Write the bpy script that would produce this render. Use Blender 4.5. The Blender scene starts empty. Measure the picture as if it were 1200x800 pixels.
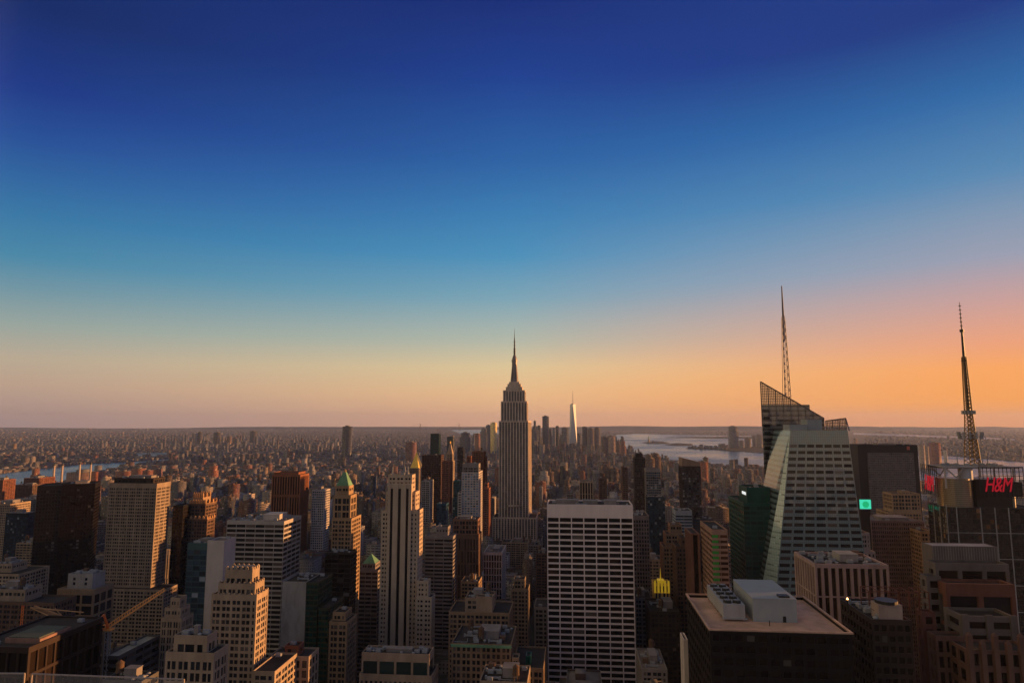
import bpy, math, random
import numpy as np
from mathutils import Vector
R = math.radians
random.seed(7)
rng = np.random.default_rng(11)
SC = bpy.context.scene
COL = SC.collection
# ------------------------------------------------------------------ camera
F = 777.0                                  # focal length in pixels of a 1200 px wide frame
YAW, PITCH, EYE = R(5.2), R(6.9), 262.0    # world +y runs down the avenues, +x to the west
cam_d = bpy.data.cameras.new('camera'); cam = bpy.data.objects.new('camera', cam_d); COL.objects.link(cam)
cam_d.sensor_width = 36; cam_d.lens = F / 1200 * 36
cam_d.clip_start = 0.1; cam_d.clip_end = 120000
cam.location = (0, 0, EYE); cam.rotation_euler = (R(90) + PITCH, 0, YAW)
SC.camera = cam
ca, sa, cp, sp = math.cos(YAW), math.sin(YAW), math.cos(PITCH), math.sin(PITCH)
def ray(px, py):
    dx, dz = (px - 600) / F, (400 - py) / F
    fh = cp - dz * sp
    return dx * ca - fh * sa, dx * sa + fh * ca, sp + dz * cp
def at(px, py, Y):                          # the point on the plane y = Y behind a spot of the photograph
    x, y, z = ray(px, py); t = Y / y
    return x * t, EYE + z * t
def ground(px, py, z=0.0):
    x, y, dz = ray(px, py); t = (z - EYE) / dz
    return x * t, y * t
def proj(X, Y, Z):
    r = X * ca + Y * sa; f = -X * sa + Y * ca; z = Z - EYE
    d = f * cp + z * sp
    return 600 + F * r / d, 400 - F * (-f * sp + z * cp) / d
def zat(X, Y, py):
    f = -X * sa + Y * ca; t = (400 - py) / F
    return EYE + f * (t * cp + sp) / (cp - t * sp)
# ------------------------------------------------------------------ sky and sun
SUN_AZ, SUN_EL = R(73), R(2.6)              # measured from +y towards +x
sdir = Vector((math.sin(SUN_AZ) * math.cos(SUN_EL), math.cos(SUN_AZ) * math.cos(SUN_EL), math.sin(SUN_EL)))
sl = bpy.data.lights.new('sun', 'SUN'); sun = bpy.data.objects.new('sun', sl); COL.objects.link(sun)
sl.energy = 5.0; sl.color = (1.0, 0.46, 0.15); sl.angle = R(0.6)
sun.rotation_euler = sdir.to_track_quat('Z', 'Y').to_euler()
def s2l(c): return tuple(((v / 12.92) if v <= .04045 else ((v + .055) / 1.055) ** 2.4) for v in c)
def hx(h, k=1.0):
    h = h.lstrip('#'); c = s2l([int(h[i:i + 2], 16) / 255 for i in (0, 2, 4)])
    return tuple(v * k for v in c)
W = bpy.data.worlds.new('World'); SC.world = W; W.use_nodes = True
nt = W.node_tree; nt.nodes.clear()
def N(t, **k):
    n = nt.nodes.new(t)
    for a, b in k.items(): setattr(n, a, b)
    return n
def L(a, b): nt.links.new(a, b)
def M_(op, a, b=None, c=None, clamp=False):
    n = N('ShaderNodeMath', operation=op); n.use_clamp = clamp
    for i, v in enumerate((a, b, c)):
        if v is None: continue
        if isinstance(v, (int, float)): n.inputs[i].default_value = v
        else: L(v, n.inputs[i])
    return n.outputs[0]
SKY = {
 30: [(0,'142c68'),(100,'1a3a88'),(160,'245098'),(200,'2c629f'),(250,'3677a6'),(300,'4888a8'),(340,'7297a4'),(380,'98a69f'),(420,'bbab94'),(450,'bea28c'),(475,'b39689'),(494,'a68a84')],
 600: [(0,'172f78'),(90,'1c4192'),(190,'2a63a5'),(250,'3a7db2'),(300,'4a90ba'),(350,'7ba5b6'),(400,'b4b9a8'),(430,'dfc698'),(460,'ecbd8a'),(494,'e4aa84')],
 1170: [(0,'1f3c84'),(100,'2c68a6'),(200,'5688b3'),(250,'7f97b2'),(300,'9a9fb2'),(350,'c8a09c'),(400,'eca27c'),(430,'fca75f'),(470,'fca350'),(494,'f09858')],
}
tc = N('ShaderNodeTexCoord'); sep = N('ShaderNodeSeparateXYZ'); L(tc.outputs['Generated'], sep.inputs[0])
el = M_('ARCSINE', sep.outputs[2]); fac = M_('DIVIDE', el, R(60.0), clamp=True)
hl = M_('SQRT', M_('ADD', M_('MULTIPLY', sep.outputs[0], sep.outputs[0]), M_('MULTIPLY', sep.outputs[1], sep.outputs[1])))
ds = M_('ADD', M_('MULTIPLY', sep.outputs[0], math.sin(SUN_AZ)), M_('MULTIPLY', sep.outputs[1], math.cos(SUN_AZ)))
cs = M_('DIVIDE', ds, M_('MAXIMUM', hl, 1e-4))
ramps = []
for px in (30, 600, 1170):
    cr = N('ShaderNodeValToRGB'); L(fac, cr.inputs[0]); r = cr.color_ramp; r.interpolation = 'EASE' if False else 'LINEAR'
    pts = []
    for py, h in SKY[px]:
        x, y, z = ray(px, py); e = math.asin(z / math.sqrt(x * x + y * y + z * z)) / R(60)
        pts.append((max(0.0, e), hx(h)))
    pts.sort()
    pts.append((.68, pts[-1][1])); pts.append((.86, (.12, .115, .11))); pts.append((1.0, (.17, .155, .14)))  # unseen zenith turned neutral grey so the roofs get less blue light
    while len(r.elements) < len(pts): r.elements.new(.5)
    for e_, (p_, c_) in zip(r.elements, pts): e_.position = p_; 
    for e_, (p_, c_) in zip(r.elements, pts): e_.color = (*c_, 1)
    ramps.append(cr.outputs[0])
def cosat(px):
    x, y, z = ray(px, 440); return (x * math.sin(SUN_AZ) + y * math.cos(SUN_AZ)) / math.hypot(x, y)
c0, c1, c2 = cosat(30), cosat(600), cosat(1170)
def smooth(lo, hi):
    m = N('ShaderNodeMapRange', interpolation_type='SMOOTHSTEP'); L(cs, m.inputs[0]); m.inputs[1].default_value = lo; m.inputs[2].default_value = hi
    return m.outputs[0]
def lin(lo, hi):
    m = N('ShaderNodeMapRange'); L(cs, m.inputs[0]); m.inputs[1].default_value = lo; m.inputs[2].default_value = hi
    return m.outputs[0]
def mixc(f, a, b, bt='MIX'):
    m = N('ShaderNodeMix', data_type='RGBA', blend_type=bt)
    L(f, m.inputs[0]) if not isinstance(f, float) else setattr(m.inputs[0], 'default_value', f)
    for v, i in ((a, 6), (b, 7)):
        if isinstance(v, tuple): m.inputs[i].default_value = (*v, 1)
        else: L(v, m.inputs[i])
    return m.outputs[2]
mm = mixc(lin(c0, c1), ramps[0], ramps[1]); mm = mixc(lin(c1, c2), mm, ramps[2])
# the part of the sky behind the photographer (east and north): unseen, made warm and pale to fill the shaded facades
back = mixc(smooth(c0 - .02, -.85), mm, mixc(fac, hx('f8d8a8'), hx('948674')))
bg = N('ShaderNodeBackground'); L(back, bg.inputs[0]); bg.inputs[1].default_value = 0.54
skyt = N('ShaderNodeTexSky', sky_type='NISHITA'); skyt.sun_disc = False; skyt.sun_elevation = SUN_EL; skyt.sun_rotation = SUN_AZ; skyt.altitude = 260
bg2 = N('ShaderNodeBackground'); L(skyt.outputs[0], bg2.inputs[0]); bg2.inputs[1].default_value = 0.00008
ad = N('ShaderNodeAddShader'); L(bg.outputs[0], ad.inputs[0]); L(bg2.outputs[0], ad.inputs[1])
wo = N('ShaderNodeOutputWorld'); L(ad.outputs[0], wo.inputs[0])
vs = SC.view_settings; vs.view_transform = 'Standard'; vs.look = 'None'; vs.gamma = 1; vs.use_curve_mapping = False; vs.exposure = 0.9
HAZE = 2.0e-5
SC.cycles.max_bounces = 5; SC.cycles.diffuse_bounces = 2; SC.cycles.glossy_bounces = 3; SC.cycles.transmission_bounces = 3
SC.cycles.transparent_max_bounces = 6; SC.cycles.volume_bounces = 0; SC.cycles.use_denoising = True
SC.cycles.sample_clamp_indirect = 4

# ------------------------------------------------------------------ materials
def newmat(name):
    m = bpy.data.materials.new(name); m.use_nodes = True; t = m.node_tree; t.nodes.clear()
    out = t.nodes.new('ShaderNodeOutputMaterial'); p = t.nodes.new('ShaderNodeBsdfPrincipled'); t.links.new(p.outputs[0], out.inputs[0])
    return m, t, p
MATS = {}
def wall(name, rgb, rough=.85, var=.35, metal=0.0, scale=.12, spec=.15):
    if name in MATS: return MATS[name]
    m, t, p = newmat(name)
    tc = t.nodes.new('ShaderNodeTexCoord')
    mp = t.nodes.new('ShaderNodeMapping'); mp.inputs['Scale'].default_value = (1, 1, .35); t.links.new(tc.outputs['Object'], mp.inputs[0])
    n1 = t.nodes.new('ShaderNodeTexNoise'); n1.inputs['Scale'].default_value = scale; n1.inputs['Detail'].default_value = 5; n1.inputs['Roughness'].default_value = .7
    t.links.new(mp.outputs[0], n1.inputs['Vector'])
    r = t.nodes.new('ShaderNodeMapRange'); t.links.new(n1.outputs[0], r.inputs[0])
    r.inputs[1].default_value = .3; r.inputs[2].default_value = .7; r.inputs[3].default_value = 1 - var; r.inputs[4].default_value = 1 + var * .5
    mx = t.nodes.new('ShaderNodeVectorMath'); mx.operation = 'SCALE'; mx.inputs[0].default_value = rgb; t.links.new(r.outputs[0], mx.inputs['Scale'])
    t.links.new(mx.outputs[0], p.inputs['Base Color'])
    p.inputs['Roughness'].default_value = rough; p.inputs['Metallic'].default_value = metal; p.inputs['Specular IOR Level'].default_value = spec
    MATS[name] = m; return m
def glass(name, rgb=(.015, .018, .022), rough=.12, blind=.18, blindcol=(.16, .14, .12), spec=.35, tintvar=.5):
    """window glass: dark, glossy, a share of the panes with pale blinds; one cell of the UV grid is one pane"""
    if name in MATS: return MATS[name]
    m, t, p = newmat(name)
    uv = t.nodes.new('ShaderNodeUVMap'); fl = t.nodes.new('ShaderNodeVectorMath'); fl.operation = 'FLOOR'; t.links.new(uv.outputs[0], fl.inputs[0])
    oi = t.nodes.new('ShaderNodeObjectInfo')
    sc = t.nodes.new('ShaderNodeMath'); sc.operation = 'MULTIPLY'; sc.inputs[1].default_value = 37.7; t.links.new(oi.outputs['Random'], sc.inputs[0])
    cb = t.nodes.new('ShaderNodeCombineXYZ'); t.links.new(sc.outputs[0], cb.inputs[2])
    av = t.nodes.new('ShaderNodeVectorMath'); av.operation = 'ADD'; t.links.new(fl.outputs[0], av.inputs[0]); t.links.new(cb.outputs[0], av.inputs[1])
    wn = t.nodes.new('ShaderNodeTexWhiteNoise'); t.links.new(av.outputs[0], wn.inputs['Vector'])
    sp_ = t.nodes.new('ShaderNodeSeparateColor'); t.links.new(wn.outputs['Color'], sp_.inputs[0])
    lt = t.nodes.new('ShaderNodeMath'); lt.operation = 'LESS_THAN'; lt.inputs[1].default_value = blind; t.links.new(sp_.outputs[0], lt.inputs[0])
    lv = t.nodes.new('ShaderNodeMapRange'); lv.inputs[3].default_value = 1 - tintvar; lv.inputs[4].default_value = 1 + tintvar * 1.5; t.links.new(sp_.outputs[1], lv.inputs[0])
    a = t.nodes.new('ShaderNodeVectorMath'); a.operation = 'SCALE'; a.inputs[0].default_value = rgb; t.links.new(lv.outputs[0], a.inputs['Scale'])
    b = t.nodes.new('ShaderNodeVectorMath'); b.operation = 'SCALE'; b.inputs[0].default_value = blindcol; t.links.new(sp_.outputs[1], b.inputs['Scale'])
    mx = t.nodes.new('ShaderNodeMix'); mx.data_type = 'RGBA'; t.links.new(lt.outputs[0], mx.inputs[0]); t.links.new(a.outputs[0], mx.inputs[6]); t.links.new(b.outputs[0], mx.inputs[7])
    t.links.new(mx.outputs[2], p.inputs['Base Color']); p.inputs['Roughness'].default_value = rough; p.inputs['Specular IOR Level'].default_value = spec
    # every pane sits a hair out of true, so reflections break up from pane to pane
    sb = t.nodes.new('ShaderNodeVectorMath'); sb.operation = 'SUBTRACT'; sb.inputs[1].default_value = (.5, .5, .5); t.links.new(wn.outputs['Color'], sb.inputs[0])
    s2 = t.nodes.new('ShaderNodeVectorMath'); s2.operation = 'SCALE'; s2.inputs['Scale'].default_value = .05; t.links.new(sb.outputs[0], s2.inputs[0])
    g = t.nodes.new('ShaderNodeNewGeometry'); a2 = t.nodes.new('ShaderNodeVectorMath'); a2.operation = 'ADD'; t.links.new(g.outputs['Normal'], a2.inputs[0]); t.links.new(s2.outputs[0], a2.inputs[1])
    nn = t.nodes.new('ShaderNodeVectorMath'); nn.operation = 'NORMALIZE'; t.links.new(a2.outputs[0], nn.inputs[0]); t.links.new(nn.outputs[0], p.inputs['Normal'])
    MATS[name] = m; return m
def plain(name, rgb, rough=.6, metal=0.0, emit=None, es=0.0, spec=.4):
    if name in MATS: return MATS[name]
    m, t, p = newmat(name); p.inputs['Base Color'].default_value = (*rgb, 1); p.inputs['Roughness'].default_value = rough; p.inputs['Metallic'].default_value = metal
    p.inputs['Specular IOR Level'].default_value = spec
    if emit: p.inputs['Emission Color'].default_value = (*emit, 1); p.inputs['Emission Strength'].default_value = es
    MATS[name] = m; return m
limestone = wall('limestone', (.29, .225, .165)); palestone = wall('pale_stone', (.37, .28, .195)); sandstone = wall('sandstone', (.33, .225, .135))
brick = wall('red_brick', (.22, .085, .05)); brownbrick = wall('brown_brick', (.14, .085, .06)); darkbrown = wall('dark_brown_cladding', (.035, .024, .02), .6)
concrete = wall('concrete', (.32, .30, .28)); white = wall('white_cladding', (.50, .44, .39), .7, .2); greystone = wall('grey_stone', (.25, .225, .21))
black = wall('black_cladding', (.012, .012, .014), .4); granite = wall('pink_granite', (.15, .065, .048)); greenclad = wall('green_cladding', (.008, .07, .055), .35)
steel = wall('painted_steel', (.30, .31, .32), .5); tar = wall('tar_roof', (.045, .04, .038), .95, .5, scale=.06); gravelroof = wall('gravel_roof', (.22, .18, .155), .95, .4, scale=.05)
tanroof = wall('tan_roof', (.62, .40, .29), .95, .45, scale=.07); copper = wall('green_copper', (.15, .31, .18), .6, .4); gold = wall('gold_leaf', (.95, .62, .12), .4, .2, .25)
orange = plain('orange_paint', (.75, .17, .03), .5); yellowp = plain('yellow_paint', (.6, .36, .05), .5); dkmetal = plain('dark_metal', (.03, .03, .03), .5, .5)
gl = glass('window_glass'); glb = glass('blue_window_glass', (.02, .04, .06), .08, .1, (.3, .35, .4)); glr = glass('bronze_window_glass', (.012, .008, .006), .15, .03)
glg = glass('green_window_glass', (.004, .035, .03), .1, .06, (.03, .1, .08)); gls = glass('shaded_window_glass', (.012, .011, .012), .2, .3, (.14, .11, .09))

# ------------------------------------------------------------------ mesh builder
BOXF = np.array([(0, 1, 5, 4), (1, 2, 6, 5), (2, 3, 7, 6), (3, 0, 4, 7), (4, 5, 6, 7), (3, 2, 1, 0)])
class MB:
    def __init__(s): s.v = []; s.f = []; s.uv = []; s.hasuv = False
    def box(s, x0, x1, y0, y1, z0, z1):
        if x1 <= x0 or y1 <= y0 or z1 <= z0: return
        b = len(s.v)
        s.v += [(x0, y0, z0), (x1, y0, z0), (x1, y1, z0), (x0, y1, z0), (x0, y0, z1), (x1, y0, z1), (x1, y1, z1), (x0, y1, z1)]
        s.f += [tuple(int(i) + b for i in q) for q in BOXF]
    def quad(s, a, b, c, d, uv=None):
        k = len(s.v); s.v += [a, b, c, d]; s.f.append((k, k + 1, k + 2, k + 3))
        s.uv.append((len(s.f) - 1, uv or [(0, 0)] * 4))
    def poly(s, pts): k = len(s.v); s.v += list(pts); s.f.append(tuple(range(k, k + len(pts))))
    def prism(s, pts, z0, z1, top=1.0, cx=None, cy=None):     # footprint pts, counter-clockwise; top scales the upper outline
        n = len(pts); k = len(s.v)
        if cx is None: cx = sum(p[0] for p in pts) / n; cy = sum(p[1] for p in pts) / n
        s.v += [(x, y, z0) for x, y in pts]
        if top <= 0: s.v.append((cx, cy, z1)); s.f += [(k + i, k + (i + 1) % n, k + n) for i in range(n)]
        else:
            s.v += [(cx + (x - cx) * top, cy + (y - cy) * top, z1) for x, y in pts]
            s.f += [(k + i, k + (i + 1) % n, k + n + (i + 1) % n, k + n + i) for i in range(n)]; s.f.append(tuple(k + n + i for i in range(n)))
        s.f.append(tuple(k + n - 1 - i for i in range(n)))
    def cyl(s, x, y, r, z0, z1, n=12, r2=None):
        s.prism([(x + r * math.cos(2 * math.pi * i / n), y + r * math.sin(2 * math.pi * i / n)) for i in range(n)], z0, z1, (r2 if r2 is not None else r) / r)
    def bar(s, a, b, w, w2=None):                            # a square bar from a to b
        a = Vector(a); b = Vector(b); d = (b - a)
        if d.length < 1e-6: return
        d.normalize(); u = d.cross(Vector((0, 0, 1)))
        if u.length < 1e-3: u = Vector((1, 0, 0))
        u.normalize(); v = d.cross(u); w2 = w if w2 is None else w2; k = len(s.v)
        for p, q in ((a, w), (b, w2)):
            for i, j in ((-1, -1), (1, -1), (1, 1), (-1, 1)): s.v.append(tuple(p + u * i * q / 2 + v * j * q / 2))
        s.f += [tuple(int(i) + k for i in q) for q in BOXF]
    def build(s, name, mat, parent=None, origin=None):
        if not s.v: return None
        o = np.array(origin if origin is not None else (parent['_o'] if parent is not None and '_o' in parent else (0, 0, 0)), dtype=float)
        me = bpy.data.meshes.new(name); me.from_pydata((np.array(s.v, dtype=float) - o).tolist(), [], s.f)
        if s.uv:
            ul = me.uv_layers.new(name='UVMap'); arr = np.zeros((len(me.loops), 2), dtype=np.float32)
            for fi, uv in s.uv:
                st = me.polygons[fi].loop_start
                for i, c in enumerate(uv): arr[st + i] = c
            ul.data.foreach_set('uv', arr.ravel())
        me.materials.append(mat); me.update()
        ob = bpy.data.objects.new(name, me); COL.objects.link(ob)
        if parent is not None: ob.parent = parent
        return ob
def tag(o, label=None, cat=None, group=None, kind=None):
    for k, v in (('label', label), ('category', cat), ('group', group), ('kind', kind)):
        if v: o[k] = v
    return o
def thing(name, label, cat, loc, group=None, rz=0.0):
    o = bpy.data.objects.new(name, None); COL.objects.link(o); o.location = loc; o.rotation_euler = (0, 0, rz)
    o['_o'] = [float(v) for v in loc] if rz == 0 else [0.0, 0.0, 0.0]
    return tag(o, label, cat, group)
def inst(name, me, parent, loc):
    ob = bpy.data.objects.new(name, me); COL.objects.link(ob); ob.parent = parent; ob.location = loc; return ob

# ------------------------------------------------------------------ facades
class St:
    """how a facade is made: floor height, bay width, pier width(s), spandrel height, depth, top band, materials"""
    def __init__(s, fh=3.7, bw=3.6, pw=1.4, sh=1.6, d=.5, tb=2.0, so=.06, wall=limestone, smat=None, g=gl, roof=tar, proud=False, body=None):
        s.fh, s.bw, s.pw, s.sh, s.d, s.tb, s.so, s.wall, s.smat, s.g, s.roof, s.proud = fh, bw, pw if isinstance(pw, (list, tuple)) else [pw], sh, d, tb, so, wall, smat, g, roof, proud
        s.bh = None
MAXW = 100
HEROES = []      # (px0, px1, py_top, py_lowest_seen, distance) for the fill
FOOT = []        # footprints in plan
class Bld:
    def __init__(s, name, label, cat, loc, group=None, rz=0.0):
        s.root = thing(name, label, cat, loc, group, rz); s.loc = loc if rz == 0 else (0, 0, 0); s.rz = rz; s.true = loc
        s.cl = {}; s.gz = {}; s.rf = {}; s.cand = []
    def _m(s, d, mat): return d.setdefault(mat.name, (MB(), mat))[0]
    def tier(s, x0, x1, y0, y1, z0, z1, st, faces='FLRB'):
        d = st.d; w = s._m(s.cl, st.wall); sm = s._m(s.cl, st.smat) if st.smat else w; g = s._m(s.gz, st.g)
        zt = z1 - st.tb
        # top band / parapet ring
        w.box(x0, x1, y0, y0 + d, zt, z1); w.box(x0, x1, y1 - d, y1, zt, z1); w.box(x0, x0 + d, y0 + d, y1 - d, zt, z1); w.box(x1 - d, x1, y0 + d, y1 - d, zt, z1)
        zc = z1 - min(st.tb * .6, 1.1)
        rm = MB(); rm.box(x0 + d, x1 - d, y0 + d, y1 - d, zc - .3, zc); s.rf[len(s.rf)] = (rm, st.roof)
        nz = max(1, int((zt - z0) / st.fh))
        for fc in 'FBLR':
            if fc in 'FB': a0, a1 = x0, x1
            else: a0, a1 = y0 + d, y1 - d
            Ln = a1 - a0
            n = max(1, round(Ln / st.bw)); b = Ln / n
            def put(mb, u0, u1, q0, q1, z0_, z1_):       # q is depth from the facade's face
                if fc == 'F': mb.box(u0, u1, y0 + q0, y0 + q1, z0_, z1_)
                elif fc == 'B': mb.box(u0, u1, y1 - q1, y1 - q0, z0_, z1_)
                elif fc == 'L': mb.box(x0 + q0, x0 + q1, u0, u1, z0_, z1_)
                else: mb.box(x1 - q1, x1 - q0, u0, u1, z0_, z1_)
            if fc not in faces:
                put(w, a0, a1, 0, d, z0, zt); continue
            P = st.pw
            po, so = (st.so, 0.0) if st.proud else (0.0, st.so)
            edges = []
            for i in range(n + 1):
                pw = P[i % len(P)] if 0 < i < n else max(P[0], P[-1], .5 * b if len(P) > 1 else P[0])
                c = a0 + i * b
                e0, e1 = max(a0, c - pw / 2), min(a1, c + pw / 2)
                if i == 0: e1 = a0 + min(pw * .75, b * (.5 if n == 1 and pw > b * .9 else .42))
                if i == n: e0 = a1 - min(pw * .75, b * (.5 if n == 1 and pw > b * .9 else .42))
                edges.append((e0, e1)); put(w, e0, e1, po, d, z0, zt)
            e = .04
            for k in range(nz + 1):
                zb = zt - k * st.fh                         # window heads
                za = zb - st.fh                             # next head
                if k < nz: put(sm, a0 + e, a1 - e, so, d, za, za + st.sh)
                elif zb > z0 + .05: put(sm, a0 + e, a1 - e, so, d, z0, zb)
            # window openings
            for k in range(nz):
                zh = zt - k * st.fh; zl = zh - st.fh + st.sh
                for i in range(n):
                    u0, u1 = edges[i][1], edges[i + 1][0]
                    if u1 - u0 > .1: s.cand.append((fc, u0, u1, zl, zh, {'F': y0 + d, 'B': y1 - d, 'L': x0 + d, 'R': x1 - d}[fc], st.g))
            # the glazed core behind
            q = d; u = [(0, 0), (n, 0), (n, nz), (0, nz)]
            zlow = zt - nz * st.fh
            if fc == 'F': g.quad((x0 + q, y0 + q, zlow), (x1 - q, y0 + q, zlow), (x1 - q, y0 + q, zt), (x0 + q, y0 + q, zt), u)
            elif fc == 'B': g.quad((x1 - q, y1 - q, zlow), (x0 + q, y1 - q, zlow), (x0 + q, y1 - q, zt), (x1 - q, y1 - q, zt), u)
            elif fc == 'L': g.quad((x0 + q, y1 - q, zlow), (x0 + q, y0 + q, zlow), (x0 + q, y0 + q, zt), (x0 + q, y1 - q, zt), u)
            else: g.quad((x1 - q, y0 + q, zlow), (x1 - q, y1 - q, zlow), (x1 - q, y1 - q, zt), (x1 - q, y0 + q, zt), u)
        return zc
    def windows(s, pylow=800, maxn=MAXW, prefer=None):
        c_, s_ = math.cos(s.rz), math.sin(s.rz)
        L_ = []
        for c in s.cand:
            fc, u0, u1, zl, zh, q, g = c
            if fc == 'B': continue
            uc, zc = (u0 + u1) / 2, (zl + zh) / 2
            X, Y = (uc, q) if fc == 'F' else (q, uc)
            nx, ny = {'F': (0, -1), 'L': (-1, 0), 'R': (1, 0)}[fc]
            if s.rz: X, Y = X * c_ - Y * s_ + s.true[0], X * s_ + Y * c_ + s.true[1]; nx, ny = nx * c_ - ny * s_, nx * s_ + ny * c_
            if nx * X + ny * Y >= 0: continue
            px, py = proj(X, Y, zc)
            if not (2 < px < 1198 and py < min(798, pylow)): continue
            vis = abs(nx * X + ny * Y) / math.hypot(X, Y)
            size = (u1 - u0) * (zh - zl) * vis / (X * X + Y * Y)
            L_.append((-round(math.log(size + 1e-12) * 4), py, px, c))
        L_.sort(key=lambda t: (t[0] * 1.0, t[1]))
        shared = {}
        for _, py, px, (fc, u0, u1, zl, zh, q, g) in L_[:maxn]:
            w, h = u1 - u0, zh - zl; key = (fc, round(w, 2), round(h, 2), g.name)
            if key not in shared:
                mb = MB(); a = w / 2 + .005; b = h / 2 + .005; t_ = .04
                if fc == 'F': mb.quad((-a, 0, -b), (a, 0, -b), (a, 0, b), (-a, 0, b))
                elif fc == 'L': mb.quad((0, a, -b), (0, -a, -b), (0, -a, b), (0, a, b))
                else: mb.quad((0, -a, -b), (0, a, -b), (0, a, b), (0, -a, b))
                me = bpy.data.meshes.new('window'); me.from_pydata(mb.v, [], mb.f); me.uv_layers.new(name='UVMap')
                for l in me.uv_layers[0].data: l.uv = (.5, .5)
                me.materials.append(g); shared[key] = me
            uc, zc = (u0 + u1) / 2, (zl + zh) / 2; off = .03
            X, Y = (uc, q - off) if fc == 'F' else ((q - off, uc) if fc == 'L' else (q + off, uc))
            inst('window', shared[key], s.root, (X - s.loc[0], Y - s.loc[1], zc - s.loc[2]))
        return len(L_)
    def finish(s, pylow=800, maxn=MAXW, win=True):
        for mb, mat in s.cl.values(): mb.build('facade_cladding', mat, s.root)
        for mb, mat in s.rf.values(): mb.build('roof', mat, s.root)
        n = s.windows(pylow, maxn) if win and maxn else 0
        for mb, mat in s.gz.values():
            o = mb.build('window_glazing', mat, s.root)
            if o: o['kind'] = 'stuff'
        return s

# ------------------------------------------------------------------ rooftop kit (parts of the buildings that carry them)
def lmesh(name, mb, mat):
    me = bpy.data.meshes.new(name); me.from_pydata(mb.v, [], mb.f); me.materials.append(mat); return me
def _ac():
    m = MB(); m.box(-1.6, 1.6, -1.1, 1.1, .35, 2.0)
    for x in (-1.4, 1.4):
        for y in (-.9, .9): m.box(x - .08, x + .08, y - .08, y + .08, 0, .35)
    m.cyl(-.8, 0, .6, 2.0, 2.3, 10); m.cyl(.8, 0, .6, 2.0, 2.3, 10)
    for i in range(6): m.box(-1.5 + i * .5, -1.25 + i * .5, -1.16, -1.1, .6, 1.8)
    return lmesh('air_conditioner', m, steel)
def _tank():
    m = MB()
    for i in range(6): a = i * math.pi / 3; m.bar((1.7 * math.cos(a), 1.7 * math.sin(a), 0), (1.5 * math.cos(a), 1.5 * math.sin(a), 3.4), .22)
    m.cyl(0, 0, 2.1, 3.4, 3.7, 14); m.cyl(0, 0, 1.9, 3.7, 7.6, 14, 1.8); m.cyl(0, 0, 2.05, 7.6, 9.2, 14, .12)
    return lmesh('water_tank', m, wall('tank_wood', (.12, .075, .05)))
def _duct():
    m = MB(); m.box(-4, 4, -.5, .5, .4, 1.3); m.box(-4.6, -3.6, -.7, .7, 0, 1.9); m.box(3.4, 4.4, -.6, .6, 0, 1.5)
    return lmesh('duct', m, steel)
def _mast():
    m = MB(); m.bar((0, 0, 0), (0, 0, 9), .16, .08); m.bar((-.8, 0, 7), (.8, 0, 7), .08); m.bar((-.5, 0, 8), (.5, 0, 8), .08); m.box(-.5, .5, -.5, .5, 0, .5)
    return lmesh('antenna', m, dkmetal)
def _pipe():
    m = MB(); m.bar((-5, 0, .5), (5, 0, .5), .35); m.bar((5, 0, .5), (5, 3, .5), .35); m.bar((5, 3, .5), (5, 3, 1.8), .35)
    for x in (-4, -1, 2): m.box(x - .2, x + .2, -.3, .3, 0, .5)
    return lmesh('pipe_run', m, steel)
def _hut():
    m = MB(); m.box(-1.8, 1.8, -1.5, 1.5, 0, 2.7); m.box(-2, 2, -1.7, 1.7, 2.7, 2.95); m.box(-.5, .5, -1.56, -1.5, 0, 2.1); return lmesh('roof_hut', m, brownbrick)
def _fanv():
    m = MB(); m.cyl(0, 0, .7, 0, 1.0, 10); m.cyl(0, 0, 1.1, 1.0, 1.5, 10, .5); return lmesh('roof_vent', m, steel)
AC, TANK, DUCT, MAST, PIPE, HUT, FANV = _ac(), _tank(), _duct(), _mast(), _pipe(), _hut(), _fanv()
def kit(b, x0, x1, y0, y1, z, seed, n=5, tanks=1, pent=None, masts=0, mat=None, sc=1.0):
    """rooftop plant: a penthouse block with a louvred front, air handlers, ducts, a water tank"""
    r = random.Random(seed); lx, ly, lz = b.loc; w, d = x1 - x0, y1 - y0; used = []
    if pent:
        pw, pd, ph = pent; px = x0 + w * r.uniform(.3, .6) - pw * w / 2 + w * .1; py = y0 + d * (.5 - pd / 2)
        px = min(max(px, x0 + 1), x1 - pw * w - 1)
        m = MB(); X1, Y1 = px + pw * w, py + pd * d
        m.box(px, X1, py, Y1, z, z + ph); m.box(px - .25, X1 + .25, py - .25, Y1 + .25, z + ph, z + ph + .35)
        for i in range(int(pw * w / 2.2)): m.box(px + .6 + i * 2.2, px + 1.9 + i * 2.2, py - .06, py, z + ph * .25, z + ph * .8)
        m.build('penthouse', mat or greystone, b.root); used.append((px, X1, py, Y1))
    def free(x, y, q):
        return all(not (u[0] - q < x < u[1] + q and u[2] - q < y < u[3] + q) for u in used)
    for me, cnt, q, nm in ((TANK, tanks, 2.4, 'water_tank'), (DUCT, n // 3, 4.6, 'duct'), (AC, n, 1.8, 'air_conditioner'), (HUT, n // 6, 2.4, 'roof_hut'), (PIPE, n // 4, 3.0, 'pipe_run'), (FANV, n // 2, 1.2, 'roof_vent'), (MAST, masts, .6, 'antenna')):
        for _ in range(cnt):
            for _t in range(12):
                if w < 2 * q + 1 or d < 2 * q + 1: break
                x, y = r.uniform(x0 + q, x1 - q), r.uniform(y0 + min(q, 2), y1 - min(q, 2))
                if free(x, y, q):
                    o = inst(nm, me, b.root, (x - lx, y - ly, z - lz)); o.scale = (sc, sc, sc)
                    used.append((x - q * .6, x + q * .6, y - min(q, 1.5) * .6, y + min(q, 1.5) * .6)); break

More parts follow.
